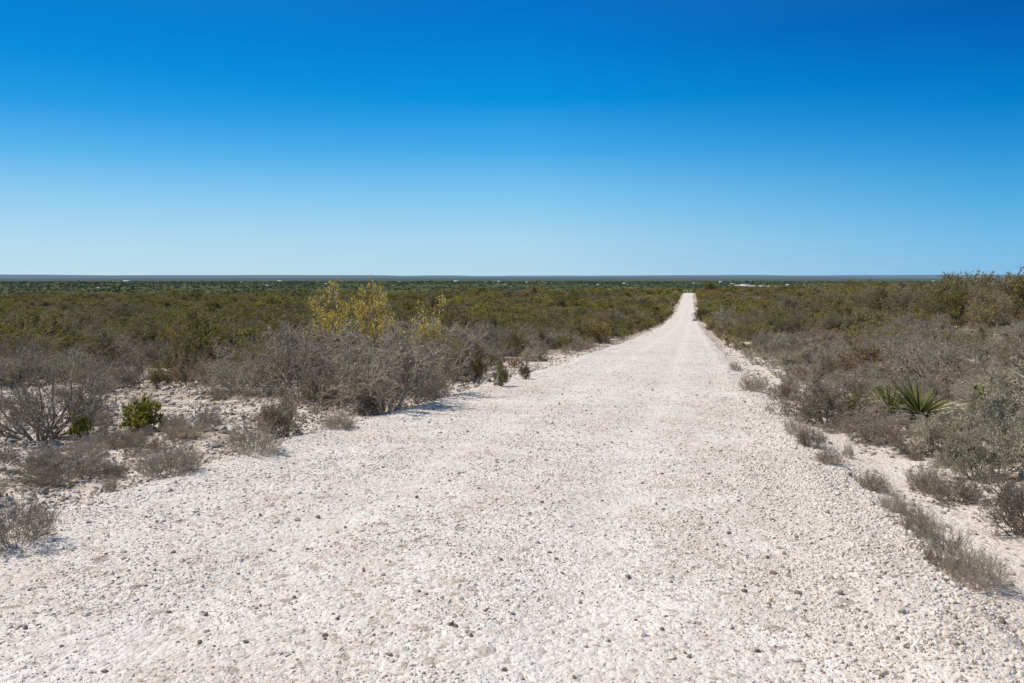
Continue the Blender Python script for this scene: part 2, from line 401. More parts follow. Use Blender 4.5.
def pale_f(X, Y):
    u = X - road_x(Y); au = np.abs(u)
    p = 0.42 - 0.22 * sstep(12, 40, Y)
    right = sstep(2.5, 3.0, u) * (1 - sstep(3.9, 4.9, u)) * (1 - sstep(25, 60, Y) * .5)
    left = sstep(2.5, 3.0, -u) * (1 - sstep(3.4, 4.4, -u)) * (1 - .5 * sstep(20, 60, Y))
    n = sstep(.58, .75, fbm(X / 2.6, Y / 2.6, 44)) * .5
    bank = .25 * np.exp(-((X - 29.5) / 2.2) ** 2 - ((Y - 51) / 3.0) ** 2)
    for cx, cy, rx, ry in CLR:
        p = np.maximum(p, .95 * np.exp(-(((X - cx) / rx) ** 2 + ((Y - cy) / ry) ** 2) * .7))
    base = np.where((u < -2.5) & (Y < 14), .54, p)
    return np.clip(np.maximum.reduce([base + n, right * 1.0, left * .85, bank * 1.1]), 0, 1)
def dist(X, Y): return np.sqrt(X * X + Y * Y)
ygeo = np.geomspace(2.5, 45003, 560) - 3
Ys = np.concatenate([[-400, -150, -60, -30, -15, -8, -4, -2], ygeo[ygeo > -.6]])
un = np.arange(0, 6.01, .14)
ug = np.geomspace(6.15, 42000, 300)
Us = np.concatenate([-ug[::-1], -un[::-1][:-1], un, ug])
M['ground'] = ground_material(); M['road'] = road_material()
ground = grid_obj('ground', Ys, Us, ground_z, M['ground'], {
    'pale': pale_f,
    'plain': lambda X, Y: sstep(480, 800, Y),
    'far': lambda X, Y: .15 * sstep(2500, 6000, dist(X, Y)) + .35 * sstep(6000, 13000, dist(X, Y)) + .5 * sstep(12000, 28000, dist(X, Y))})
yr = np.concatenate([np.arange(-30, 1.5, .5), np.arange(1.5, 14, .05), 14 * np.exp(np.arange(0, math.log(480 / 14), .006))])
ur = np.concatenate([np.arange(-3.55, -2.2, .06), np.arange(-2.2, 2.2, .09), np.arange(2.2, 3.56, .06)])
def track_f(X, Y):
    u = X - road_x(Y); w = 0.25 * (fbm(Y / 7.0, Y * 0, 31) - .5)
    return np.exp(-((u - .95 - w) / .3) ** 2) + np.exp(-((u + .95 - w) / .3) ** 2)
road = grid_obj('gravel_road', yr, ur, road_z, M['road'], {'track': track_f})

# ------------------------------------------------------------------ instancing of uncountable stuff
def form_collection(name, meshes):
    c = bpy.data.collections.new(name)
    for i, me in enumerate(meshes):
        o = bpy.data.objects.new(f'{name}.{i:03d}', me); c.objects.link(o)
    return c
def scatter(name, label, catg, P, ROT, SCL, IDX, coll, kind='stuff'):
    me = bpy.data.meshes.new(name)
    n = len(P)
    me.vertices.add(n); me.vertices.foreach_set('co', np.asarray(P, np.float32).ravel())
    for k, v in (('rot', ROT), ('scl', SCL)):
        a = me.attributes.new(k, 'FLOAT_VECTOR', 'POINT'); a.data.foreach_set('vector', np.asarray(v, np.float32).ravel())
    a = me.attributes.new('idx', 'INT', 'POINT'); a.data.foreach_set('value', np.asarray(IDX, np.int32))
    o = bpy.data.objects.new(name, me); COL.objects.link(o)
    o['kind'] = kind; o['label'] = label; o['category'] = catg
    ng = bpy.data.node_groups.new(name + '_spread', 'GeometryNodeTree')
    ng.interface.new_socket('Geometry', in_out='INPUT', socket_type='NodeSocketGeometry')
    ng.interface.new_socket('Geometry', in_out='OUTPUT', socket_type='NodeSocketGeometry')
    gi = ng.nodes.new('NodeGroupInput'); go = ng.nodes.new('NodeGroupOutput')
    ip = ng.nodes.new('GeometryNodeInstanceOnPoints'); ci = ng.nodes.new('GeometryNodeCollectionInfo')
    ci.inputs['Collection'].default_value = coll; ci.inputs['Separate Children'].default_value = True; ci.inputs['Reset Children'].default_value = True
    ip.inputs['Pick Instance'].default_value = True
    def na(nm, dt):
        x = ng.nodes.new('GeometryNodeInputNamedAttribute'); x.data_type = dt; x.inputs[0].default_value = nm; return x.outputs[0]
    L = ng.links.new
    L(gi.outputs[0], ip.inputs['Points']); L(ci.outputs[0], ip.inputs['Instance'])
    L(na('idx', 'INT'), ip.inputs['Instance Index'])
    er = ng.nodes.new('FunctionNodeEulerToRotation'); L(na('rot', 'FLOAT_VECTOR'), er.inputs[0]); L(er.outputs[0], ip.inputs['Rotation'])
    L(na('scl', 'FLOAT_VECTOR'), ip.inputs['Scale'])
    L(ip.outputs[0], go.inputs[0])
    md = o.modifiers.new('spread', 'NODES'); md.node_group = ng
    return o

# rocks
def ico(sub=1):
    t = (1 + 5 ** .5) / 2
    V = [(-1, t, 0), (1, t, 0), (-1, -t, 0), (1, -t, 0), (0, -1, t), (0, 1, t), (0, -1, -t), (0, 1, -t), (t, 0, -1), (t, 0, 1), (-t, 0, -1), (-t, 0, 1)]
    Fs = [(0, 11, 5), (0, 5, 1), (0, 1, 7), (0, 7, 10), (0, 10, 11), (1, 5, 9), (5, 11, 4), (11, 10, 2), (10, 7, 6), (7, 1, 8), (3, 9, 4), (3, 4, 2), (3, 2, 6), (3, 6, 8), (3, 8, 9), (4, 9, 5), (2, 4, 11), (6, 2, 10), (8, 6, 7), (9, 8, 1)]
    V = [Vector(v).normalized() for v in V]
    for _ in range(sub):
        mid = {}; nf = []
        def m(a, b):
            k = (min(a, b), max(a, b))
            if k not in mid: V.append(((V[a] + V[b]) / 2).normalized()); mid[k] = len(V) - 1
            return mid[k]
        for a, b, c in Fs:
            ab, bc, ca = m(a, b), m(b, c), m(c, a); nf += [(a, ab, ca), (b, bc, ab), (c, ca, bc), (ab, bc, ca)]
        Fs = nf
    return np.array([tuple(v) for v in V]), np.array(Fs)
def rock_mesh(name, rng, sub, mat, rough=.34, cuts=11, smooth=False, lo=.32):
    V, T = ico(sub); V = V.copy()
    V *= (1 + rng.normal(0, rough * .45, (len(V), 1)))
    for _ in range(cuts):                      # chop flat faces into it
        n = norm(rng.normal(0, 1, 3)); d = rng.uniform(lo, .85)
        s = V @ n; V -= np.maximum(s - d, 0)[:, None] * n[None]
    V *= np.array([1, rng.uniform(.65, .95), rng.uniform(.55, .8)])
    return mk_mesh(name, V, [T], mat, smooth=smooth)
rr = np.random.default_rng(5)
pebbles = form_collection('pebble_form', [rock_mesh('pebble', rr, 1, M['stone']) for _ in range(7)])
rubbles = form_collection('rubble_form', [rock_mesh('rubble', rr, 1, M['rubble']) for _ in range(6)])

def in_view(X, Y, m=1.12, pad=1.5):
    return (np.abs(X) < .643 * m * Y + pad) & (Y > 2.2)
def gravel():
    Ps, Ss = [], []
    r = np.random.default_rng(77)
    for d0, d1, dens, smin, smed in ((2.2, 5, 5200, .0032, .0050), (5, 8, 3200, .0038, .0060), (8, 13, 1400, .005, .0075), (13, 22, 300, .008, .011), (22, 45, 60, .013, .018), (45, 90, 8, .02, .027)):
        A = (d1 - d0) * 7.0; n = int(A * dens)
        Y = r.uniform(d0, d1, n); U = r.uniform(-3.5, 3.5, n); X = U + road_x(Y)
        hw = np.where(U > 0, half_w(Y, 1), half_w(Y, 2))
        ok = in_view(X, Y) & (np.abs(U) < hw + .35 * r.random(n))
        tr = track_f(X, Y)
        cl = fbm(X / .5, Y / .5, 61)
        edge = sstep(1.2, 3.0, U)
        keep = (1 - .3 * np.clip(tr, 0, 1)) * (.30 + .8 * sstep(.3, .7, cl)) * (.7 + .5 * edge)
        ok &= r.random(n) < keep
        X, Y, U, tr, edge = X[ok], Y[ok], U[ok], tr[ok], edge[ok]
        s = np.maximum(smin, smed * np.exp(r.normal(0, .5, len(X)))) * (1 - .1 * np.clip(tr, 0, 1)) * (1 + .4 * edge + .15 * edge * (Y < 8))
        s = np.minimum(s, .026)
        Ps.append(np.stack([X, Y, surf_z(X, Y) + s * .08], -1)); Ss.append(s)
    P = np.concatenate(Ps); S = np.concatenate(Ss); n = len(P)
    scl = S[:, None] * r.uniform(.75, 1.25, (n, 3))
    rot = np.stack([r.normal(0, .35, n), r.normal(0, .35, n), r.uniform(0, 6.28, n)], -1)
    print('gravel', n)
    g = scatter('gravel', 'loose white limestone gravel spread over the road', 'gravel', P, rot, scl, r.integers(0, 7, n), pebbles)
gravel()
def offroad_rubble():
    Ps, Ss = [], []
    r = np.random.default_rng(78)
    for d0, d1, dens, smin, smed in ((2.5, 8, 420, .010, .016), (8, 14, 220, .012, .020), (14, 26, 60, .02, .032), (26, 60, 9, .04, .055)):
        w = .643 * 1.1 * d1 + 2
        n = int((d1 - d0) * 2 * w * dens)
        Y = r.uniform(d0, d1, n); X = r.uniform(-w, w, n); U = X - road_x(Y)
        cl = fbm(X / 1.1, Y / 1.1, 66)
        keep = np.where(U < 0, .6 + 1.2 * sstep(.4, .7, cl), .10 + .9 * sstep(.5, .72, cl))
        ok = in_view(X, Y) & (np.abs(U) > 3.0) & (r.random(n) < keep)
        X, Y = X[ok], Y[ok]
        s = np.clip(smed * np.exp(r.normal(0, .5, len(X))), smin, .085)
        Ps.append(np.stack([X, Y, surf_z(X, Y) + s * .2], -1)); Ss.append(s)
    P = np.concatenate(Ps); S = np.concatenate(Ss); n = len(P)
    scl = S[:, None] * r.uniform(.7, 1.3, (n, 3)) * np.array([1, 1, .8])
    rot = np.stack([r.normal(0, .3, n), r.normal(0, .3, n), r.uniform(0, 6.28, n)], -1)
    print('rubble', n)
    scatter('rubble', 'grey and cream limestone rubble strewn beside the road', 'rubble', P, rot, scl, r.integers(0, 6, n), rubbles)
offroad_rubble()

# ------------------------------------------------------------------ plant kinds
KINDS = {}
def kind(name, seed, n, wood, leafm, far, **kw):
    r = np.random.default_rng(seed); forms = []
    for i in range(n):
        k = dict(kw)
        k['lean'] = r.uniform(-.3, .3)
        k['nst'] = int(k.get('nst', 12) * r.uniform(.6, 1.2)); k['wide'] = k.get('wide', .9) * r.uniform(.75, 1.2)
        if k.get('leaves'): k['leaves'] = int(k['leaves'] * r.uniform(.6, 1.3))
        w, l = shrub_geo(r, **k)
        bw = mk_mesh(name + '_branches', w[0], [w[1]], M[wood])
        bl = mk_mesh(name + '_foliage', l[0], [l[1]], M[leafm]) if l else None
        forms.append((bw, bl))
    fr = []
    if far:
        for i in range(5):
            k = dict(kw); k.update(dict(nst=9, n2=5, n3=5, n4=0, sides=3, r0=.02)); k.update(far)
            k['lean'] = r.uniform(-.25, .25)
            w, l = shrub_geo(r, **k)
            V, Q = cat([w, l]); mi = np.concatenate([np.zeros(len(w[1]), int), np.ones(len(l[1]), int)])
            fr.append(mk_mesh(name + '_far', V, [Q], [M[wood], M[leafm]], mi))
    KINDS[name] = (forms, fr)
kind('grey_thorn_shrub', 1, 8, 'grey_twig', 'grey_leaf', dict(leaves=1200, lsize=.042, thin=.0055, lupb=.9, L=(.85, .42, .24, .085)), nst=13, n2=7, n3=6, n4=6, wide=1.05, leaves=3200, lsize=.023, thin=.0023, L=(.85, .42, .2, .085), spread=.75, wob=.30)
kind('olive_shrub', 2, 5, 'brown_twig', 'olive_leaf', dict(leaves=1700, lsize=.052, thin=.006, clump=.03, lupb=1.2), nst=12, n2=6, n3=6, n4=5, wide=.95, leaves=6500, lsize=.024, thin=.0023, clump=.012)
kind('rust_shrub', 3, 3, 'brown_twig', 'rust_leaf', dict(leaves=1200, lsize=.048, thin=.007, clump=.03, lupb=1.1), nst=12, n2=6, n3=6, n4=5, wide=.95, leaves=3200, lsize=.022, thin=.0026)
kind('pale_leaf_shrub', 4, 4, 'grey_twig', 'pale_leaf', dict(leaves=1300, lsize=.045, thin=.006, clump=.02), nst=14, n2=6, n3=6, n4=5, wide=1.05, leaves=9000, lsize=.021, thin=.0023, clump=.012)
kind('brown_twiggy_shrub', 5, 4, 'brown_twig', 'dead_leaf', dict(leaves=420, lsize=.04, thin=.007), nst=14, n2=7, n3=6, n4=6, wide=1.0, leaves=1800, lsize=.018, thin=.0026, L=(.85, .42, .2, .085), spread=.75, wob=.28)
kind('dry_tuft', 6, 5, 'dry_twig', 'grey_leaf', None, nst=80, n2=6, n3=6, n4=0, wide=1.45, L=(.8, .36, .17, .1), r0=.0065, thin=.003, leaves=1500, lsize=.026, base=.26, spread=.55)
kind('green_bush', 7, 3, 'dark_twig', 'green_leaf', None, nst=15, n2=6, n3=5, n4=0, wide=1.0, leaves=3600, lsize=.055, llong=2.2, lupb=.8, clump=.015, thin=.004)
kind('dark_bush', 8, 3, 'dark_twig', 'dark_leaf', None, nst=14, n2=6, n3=6, n4=4, wide=.95, leaves=3400, lsize=.032, clump=.02, thin=.0032)
kind('thorny_bush', 18, 2, 'brown_twig', 'brown_olive_leaf', None, nst=18, n2=6, n3=6, n4=5, wide=1.0, leaves=3000, lsize=.028, clump=.015, thin=.003, spread=.7)
kind('yellow_shrub', 9, 2, 'grey_twig', 'yellow_leaf', None, nst=8, n2=6, n3=5, n4=4, wide=1.15, leaves=2100, lsize=.028, clump=.03, thin=.0026, leaf_top=True, llong=1.6, up=.05)
kind('orange_shrub', 10, 1, 'brown_twig', 'orange_leaf', None, nst=9, n2=6, n3=6, n4=4, wide=.8, leaves=1300, lsize=.034, clump=.025, thin=.0028, leaf_top=True)
kind('mesquite_shrub', 12, 3, 'brown_twig', 'olive_leaf', None, nst=9, n2=7, n3=7, n4=6, wide=.85, leaves=6000, lsize=.022, thin=.0022, r0=.012, wob=.16)
# gnarled bare shrub with thick limbs
kind('gnarled_shrub', 13, 2, 'grey_twig', None, None, nst=22, n2=4, n3=4, n4=5, wide=1.25, r0=.017, wob=.27, K1=10, thin=.0026, L=(.95, .42, .24, .12), spread=.6, up=.16)
kind('sapling', 14, 2, 'grey_twig', None, None, nst=2, n2=6, n3=4, n4=3, wide=.35, r0=.016, wob=.18, K1=7, thin=.003, L=(1.0, .3, .13, .06), spread=.8)

COUNT = {}
def plant(kname, oname, label, catg, x, y, H, W=None, form=None, group=None, rot=None, z=None, rng=RNG):
    """a shrub: an Empty at its foot with its branches and its foliage; H height, W breadth relative to the height"""
    forms = KINDS[kname][0]
    i = COUNT.get(kname, 0); COUNT[kname] = i + 1
    bw, bl = forms[(form if form is not None else i) % len(forms)]
    e = bpy.data.objects.new(oname, None); COL.objects.link(e)
    e.empty_display_size = .2
    e.location = (x, y, float(surf_z(x, y)) if z is None else z)
    e.rotation_euler = (0, 0, float(rng.uniform(0, 6.283)) if rot is None else rot)
    W = 1.0 if W is None else W
    e.scale = (H * W, H * W * float(rng.uniform(.88, 1.12)), H)
    e['label'] = label; e['category'] = catg
    if group: e['group'] = group
    for nm, me in (('branches', bw), ('foliage', bl)):
        if me is None: continue
        c = bpy.data.objects.new(nm, me); COL.objects.link(c); c.parent = e
    return e
TAKEN = []
def spot(kname, oname, label, catg, px, row, hpx, wpx=None, **kw):
    """a shrub one can point to: its foot stands where the photo shows it"""
    x, y, z = at(px, row)
    H = hpx * y / F
    W = None
    if wpx:
        W = wpx * y / F / (H * (2.3 if kname == 'dry_tuft' else 1.65))
    TAKEN.append((x, y, max(H, (wpx or hpx) * y / F) * .5))
    return plant(kname, oname, label, catg, x, y, H, W, **kw)

# left of the road
spot('gnarled_shrub', 'bare_thorn_shrub', 'large bare grey shrub with thick gnarled limbs at the far left', 'shrub', 42, 440, 92, 165, form=0, rot=.6)
spot('green_bush', 'green_bush', 'bright green leafy bush on pale rocky ground right of the gnarled bare shrub', 'bush', 140, 431, 30, 48, form=0)
spot('green_bush', 'green_bush', 'smaller green bush at the foot of the gnarled bare shrub', 'bush', 84, 440, 27, 24, form=1)
spot('thorny_bush', 'thorny_bush', 'rounded brown-green bush casting a shadow on the left road edge', 'bush', 283, 437, 45, 56, form=0)
spot('dry_tuft', 'dry_shrub', 'low grey dry shrub in front of the rounded brown-green bush', 'shrub', 252, 452, 28, 52)
spot('dry_tuft', 'dry_shrub', 'low spreading grey shrub on rocks by the left road edge, below the green bush', 'shrub', 168, 476, 30, 60)
spot('dry_tuft', 'dry_shrub', 'wide low dry shrub on rubble in front of the gnarled bare shrub', 'shrub', 60, 478, 26, 88)
spot('dry_tuft', 'dry_tuft', 'tiny dry tuft on the left road edge beside a grey stone', 'tuft', 112, 491, 15, 18)
spot('dry_tuft', 'dry_shrub', 'dense dry grey shrub cut by the left frame edge, nearest the camera', 'shrub', 18, 543, 48, 78)
spot('dry_tuft', 'dry_tuft', 'thin dry tuft on stones between the green bush and the brown-green bush', 'tuft', 208, 430, 22, 26)
spot('dry_tuft', 'dry_tuft', 'small grey tuft with shadow on rocks right of the green bush', 'tuft', 172, 431, 17, 24)
spot('dry_tuft', 'dry_tuft', 'flat dry tuft on pale sand beyond the brown-green bush', 'tuft', 338, 428, 16, 32)
spot('dry_tuft', 'dry_tuft', 'low brown tuft under the green bush on pale rock', 'tuft', 115, 447, 18, 50)
spot('brown_twiggy_shrub', 'brown_shrub', 'low brown shrub behind the flat tuft at the thicket edge', 'shrub', 330, 405, 38, 70)
spot('grey_thorn_shrub', 'grey_thorn_shrub', 'large grey thorn shrub with an opening under its arching limbs', 'shrub', 385, 412, 84, 130, form=1)
spot('grey_thorn_shrub', 'grey_thorn_shrub', 'grey thorn shrub throwing dark shade on the left road edge', 'shrub', 425, 398, 66, 95, form=2)
spot('brown_twiggy_shrub', 'brown_shrub', 'dark brown twiggy shrub at the foot of the large thorn shrub', 'shrub', 362, 416, 30, 60)
spot('brown_twiggy_shrub', 'brown_shrub', 'low dark shrub in the shade at the right end of the thicket', 'shrub', 432, 401, 24, 44)
spot('grey_thorn_shrub', 'grey_thorn_shrub', 'pale speckled thorn shrub behind the rounded brown-green bush', 'shrub', 300, 398, 72, 105, form=3)
spot('grey_thorn_shrub', 'grey_thorn_shrub', 'grey thorn shrub left of the pale speckled one above open rubble', 'shrub', 238, 394, 44, 76, form=4)
spot('dark_bush', 'dark_bush', 'dark green upright bush at the road edge right of the thicket', 'bush', 474, 383, 36, 34, form=1)
spot('dark_bush', 'dark_bush', 'small pointed dark green bush standing alone at the road edge', 'bush', 500, 386, 26, 20, form=2)
spot('dark_bush', 'dark_bush', 'tiny rounded green bush right of the pointed dark bush', 'bush', 525, 379, 14, 14, form=0)
spot('dark_bush', 'dark_bush', 'dark green bush among grey shrubs above the pointed dark bush', 'bush', 515, 356, 22, 30, form=1)
spot('yellow_shrub', 'yellow_flowering_shrub', 'tall spindly shrub with yellow leaves rising over the left thicket', 'shrub', 352, 372, 84, 88, form=0)
spot('yellow_shrub', 'yellow_flowering_shrub', 'shorter yellow-leaved shrub right of the tall yellow one', 'shrub', 421, 374, 68, 64, form=1)
spot('orange_shrub', 'orange_shrub', 'shrub with orange-brown leaves below the shorter yellow shrub', 'shrub', 437, 378, 38, 44)
spot('olive_shrub', 'olive_shrub', 'olive-green shrub just right of the orange-brown shrub', 'shrub', 455, 382, 42, 42)
spot('rust_shrub', 'rust_shrub', 'rust and olive shrub at the back edge of the rubble patch on the left', 'shrub', 188, 386, 30, 52)
spot('olive_shrub', 'olive_shrub', 'dark olive shrub beside the rust shrub above the rubble patch', 'shrub', 158, 389, 22, 34)
# right of the road
spot('dry_tuft', 'dry_shrub', 'dense brown dry shrub on the gravel slope at the right road edge', 'shrub', 945, 566, 42, 62)
spot('dry_tuft', 'dry_shrub', 'dry grey shrub trailing down toward the camera below the dense brown one', 'shrub', 976, 585, 34, 58)
spot('dry_tuft', 'dry_tuft', 'upper ragged tuft in the row along the right road edge', 'tuft', 874, 490, 17, 30)
spot('dry_tuft', 'dry_tuft', 'middle ragged tuft in the row along the right road edge', 'tuft', 893, 511, 20, 28)
spot('dry_tuft', 'dry_tuft', 'lower ragged tuft just above the dense brown dry shrub', 'tuft', 914, 533, 26, 34)
spot('dry_tuft', 'dry_tuft', 'small dry tuft on white sand left of the sandy strip', 'tuft', 848, 458, 16, 12)
spot('dry_tuft', 'dry_tuft', 'grey flat tuft on the right gravel edge, highest of three', 'tuft', 796, 436, 20, 26)
spot('dry_tuft', 'dry_tuft', 'grey flat tuft on the right gravel edge, middle of three', 'tuft', 812, 447, 18, 28)
spot('dry_tuft', 'dry_tuft', 'grey flat tuft on the right gravel edge, lowest of three', 'tuft', 829, 464, 16, 24)
spot('dry_tuft', 'dry_shrub', 'low grey shrub on the right road edge where the road narrows', 'shrub', 756, 392, 16, 30)
spot('dry_tuft', 'dry_shrub', 'rounded brown tuft on the right road edge beyond the low grey shrub', 'shrub', 735, 371, 9, 12)
spot('brown_twiggy_shrub', 'brown_shrub', 'brown twiggy shrub with dark foot on the far side of the sandy strip', 'shrub', 962, 506, 40, 66)
spot('sapling', 'bare_sapling', 'thin leafless sapling leaning over the sandy strip', 'sapling', 933, 487, 48, 26, rot=-.4)
spot('pale_leaf_shrub', 'pale_leaf_shrub', 'large shrub with small pale grey-green leaves at the right frame edge', 'shrub', 1003, 470, 72, 104, form=1)
spot('pale_leaf_shrub', 'pale_leaf_shrub', 'pale-leaved shrub left of the large one, below the stiff-bladed plant', 'shrub', 938, 456, 38, 66, form=1)
spot('brown_twiggy_shrub', 'brown_shrub', 'brown dry shrub at the right frame edge, nearest the camera', 'shrub', 1020, 536, 54, 84)
spot('grey_thorn_shrub', 'grey_thorn_shrub', 'grey thorn shrub at the left end of the right thicket by the sand', 'shrub', 826, 424, 46, 78, form=0)
spot('grey_thorn_shrub', 'grey_thorn_shrub', 'grey thorn shrub behind the row of sand-strip stones', 'shrub', 875, 442, 34, 66, form=5)
spot('green_bush', 'green_bush', 'small yellow-green plant left of the stiff-bladed plant', 'bush', 852, 421, 24, 26, form=2)
spot('green_bush', 'green_bush', 'loose green leafy plant right of the stiff-bladed plant', 'bush', 994, 424, 34, 42, form=1)
spot('pale_leaf_shrub', 'pale_leaf_shrub', 'rounded silvery shrub where the road narrows, right of the bend', 'shrub', 722, 327, 18, 26, form=2)
spot('dark_bush', 'dark_bush', 'dark green bush at the right road edge beside the silvery shrub', 'bush', 702, 322, 14, 16, form=0)

# taller dark shrubs that stand above the skyline at the right
_r = np.random.default_rng(17)
for _px, _Y, _top in ((828, 112, 279), (862, 100, 275), (884, 92, 276), (905, 84, 277), (925, 90, 274), (944, 74, 275), (958, 82, 271), (976, 66, 272), (990, 76, 268), (1003, 62, 271), (1014, 70, 267), (1030, 60, 269), (1045, 66, 268), (795, 120, 283), (842, 88, 283), (934, 66, 283), (1000, 54, 284), (962, 60, 285)):
    _top += 8 if _px < 940 else 0
    _x = (_px - 512) * _Y / F; _z = float(surf_z(_x, _Y))
    _H = CAMZ - (_top - HOR) * _Y / F - _z
    TAKEN.append((_x, _Y, 1.0))
    plant('mesquite_shrub', 'mesquite_shrub', 'tall dark-limbed mesquite shrub standing above the scrub right of the road', 'shrub', _x, _Y, _H * .88, float(_r.uniform(.75, 1.05)), group='mesquite shrubs right of the road', rng=_r)

spot('brown_twiggy_shrub', 'brown_shrub', 'low brown shrub at the tip of the right thicket where the sand strip starts', 'shrub', 788, 399, 22, 42, form=0)
spot('grey_thorn_shrub', 'grey_thorn_shrub', 'low grey thorn shrub behind the highest of the three flat tufts', 'shrub', 812, 409, 30, 54, form=6)
spot('grey_thorn_shrub', 'grey_thorn_shrub', 'grey thorn shrub above the small yellow-green plant', 'shrub', 850, 408, 38, 66, form=3)
spot('brown_twiggy_shrub', 'brown_shrub', 'brown shrub with litter at its foot, left of the sand strip tufts', 'shrub', 845, 434, 24, 56, form=3)
spot('grey_thorn_shrub', 'grey_thorn_shrub', 'low grey shrub fringe just above the sand strip, under the smaller yucca', 'shrub', 884, 446, 26, 60, form=7)
spot('brown_twiggy_shrub', 'brown_shrub', 'low brown shrub just left of the bare leaning sapling', 'shrub', 912, 455, 28, 58, form=2)
spot('grey_thorn_shrub', 'grey_thorn_shrub', 'dense grey shrub right of the larger yucca', 'shrub', 962, 440, 34, 64, form=4)
spot('pale_leaf_shrub', 'pale_leaf_shrub', 'pale-leaved shrub in front of the large one at the right frame edge', 'shrub', 975, 480, 48, 70, form=3)
spot('pale_leaf_shrub', 'pale_leaf_shrub', 'pale grey-green shrub cut by the right frame edge at mid height', 'shrub', 1028, 452, 60, 80, form=2)
spot('brown_twiggy_shrub', 'brown_shrub', 'grey-brown shrub under the pale shrubs near the right frame edge', 'shrub', 1002, 508, 34, 70, form=1)

# distinct tree at the crest
def tree_obj(px, Y, H, W, label):
    r = np.random.default_rng(31)
    w, _ = shrub_geo(r, nst=5, n2=6, n3=6, n4=0, wide=.9, r0=.03, thin=.004)
    nb = 60; Cc = norm(r.normal(0, 1, (nb, 3))) * (r.random((nb, 1)) ** .4) * np.array([.72, .72, .36]) + np.array([0, 0, .6])
    lob = Cc[r.integers(0, nb, 4200)] + r.normal(0, .075, (4200, 3)); lob[:, 2] = np.maximum(lob[:, 2], .08)
    A = norm(r.normal(0, 1, (4200, 3))); B = norm(np.cross(A, r.normal(0, 1, (4200, 3)))); q = r.uniform(.015, .04, (4200, 1))
    l = (np.stack([lob - A * q, lob + B * q, lob + A * q, lob - B * q], 1).reshape(-1, 3), np.arange(16800).reshape(4200, 4))
    x = (px - 512) * Y / F
    e = bpy.data.objects.new('round_tree', None); COL.objects.link(e); e.location = (x, Y, float(surf_z(x, Y))); e.scale = (W / 1.6, W / 1.6, H)
    e['label'] = label; e['category'] = 'tree'
    for nm, g, mt in (('trunk', w, 'dark_twig'), ('crown', l, 'dark_leaf')):
        c = bpy.data.objects.new(nm, mk_mesh('tree_' + nm, g[0], [g[1]], M[mt])); COL.objects.link(c); c.parent = e
tree_obj(711, 440, 6.2, 7.5, 'round dark green tree at the crest just right of the road end')

# stiff-bladed plant
def blade_plant(px, row, hpx, label, n, seed, name='yucca', dead=True, Rm=1.0):
    r = np.random.default_rng(seed)
    x, y, z = at(px, row); H = hpx * y / F
    TAKEN.append((x, y, H * .9))
    e = bpy.data.objects.new(name, None); COL.objects.link(e); e.location = (x, y, z); e['label'] = label; e['category'] = 'yucca'
    e.rotation_euler = (0, .30, r.uniform(-.3, .3)); e.scale = (1.65, 1.5, .9)
    def blades(n, elo, ehi, L, w, z0, droop):
        Vs, Qs = [], []
        o = 0
        for i in range(n):
            az = r.uniform(0, 6.283); el = r.uniform(elo, ehi); l = L * r.uniform(.75, 1.1)
            d = np.array([math.cos(az) * math.cos(el), math.sin(az) * math.cos(el), math.sin(el)])
            sd = np.array([-math.sin(az), math.cos(az), 0]); nn = np.cross(d, sd)
            S = np.array([0, 0, z0]) + d * .03
            K = 6; pts = []
            for k in range(K):
                t = k / (K - 1)
                c = S + d * l * t + np.array([0, 0, -droop * l * t * t])
                ww = w * (.75 + .6 * t if t < .3 else .95 * (1 - ((t - .3) / .7) ** 1.6)) + .0008
                pts += [c - sd * ww, c - nn * ww * .35, c + sd * ww]
            Vs.append(np.array(pts))
            for k in range(K - 1):
                a = o + 3 * k
                Qs += [(a, a + 1, a + 4, a + 3), (a + 1, a + 2, a + 5, a + 4)]
            o += 3 * K
        return np.concatenate(Vs), np.array(Qs)
    g = blades(n, .0, 1.15, H * .95 * Rm, .0085, H * .16, .06)
    c = bpy.data.objects.new('leaf_rosette', mk_mesh('yucca_leaves', g[0], [g[1]], M['yucca_leaf'])); COL.objects.link(c); c.parent = e
    if dead:
        g = blades(int(n * .6), -.75, .05, H * .55, .011, H * .17, .1)
        c = bpy.data.objects.new('dead_leaves', mk_mesh('yucca_dead', g[0], [g[1]], M['dead_leaf'])); COL.objects.link(c); c.parent = e
        P = np.array([[[0, 0, -.05], [.01, 0, H * .1], [0, .01, H * .22]]]); R = np.array([[.06, .065, .03]])
        g = tubes(P, R, 8); c = bpy.data.objects.new('stem', mk_mesh('yucca_stem', g[0], [g[1]], M['dark_twig'])); COL.objects.link(c); c.parent = e
spot('grey_thorn_shrub', 'grey_thorn_shrub', 'low grey thorn shrub covering the foot of the larger yucca', 'shrub', 908, 434, 22, 70, form=2)
spot('brown_twiggy_shrub', 'brown_shrub', 'low brown shrub covering the foot of the smaller yucca', 'shrub', 868, 430, 20, 48, form=1)
blade_plant(917, 420, 44, 'yucca with stiff dark green blades in a rosette amid grey scrub', 150, 3)
blade_plant(889, 418, 34, 'smaller dull yucca touching the left side of the larger one', 90, 4)

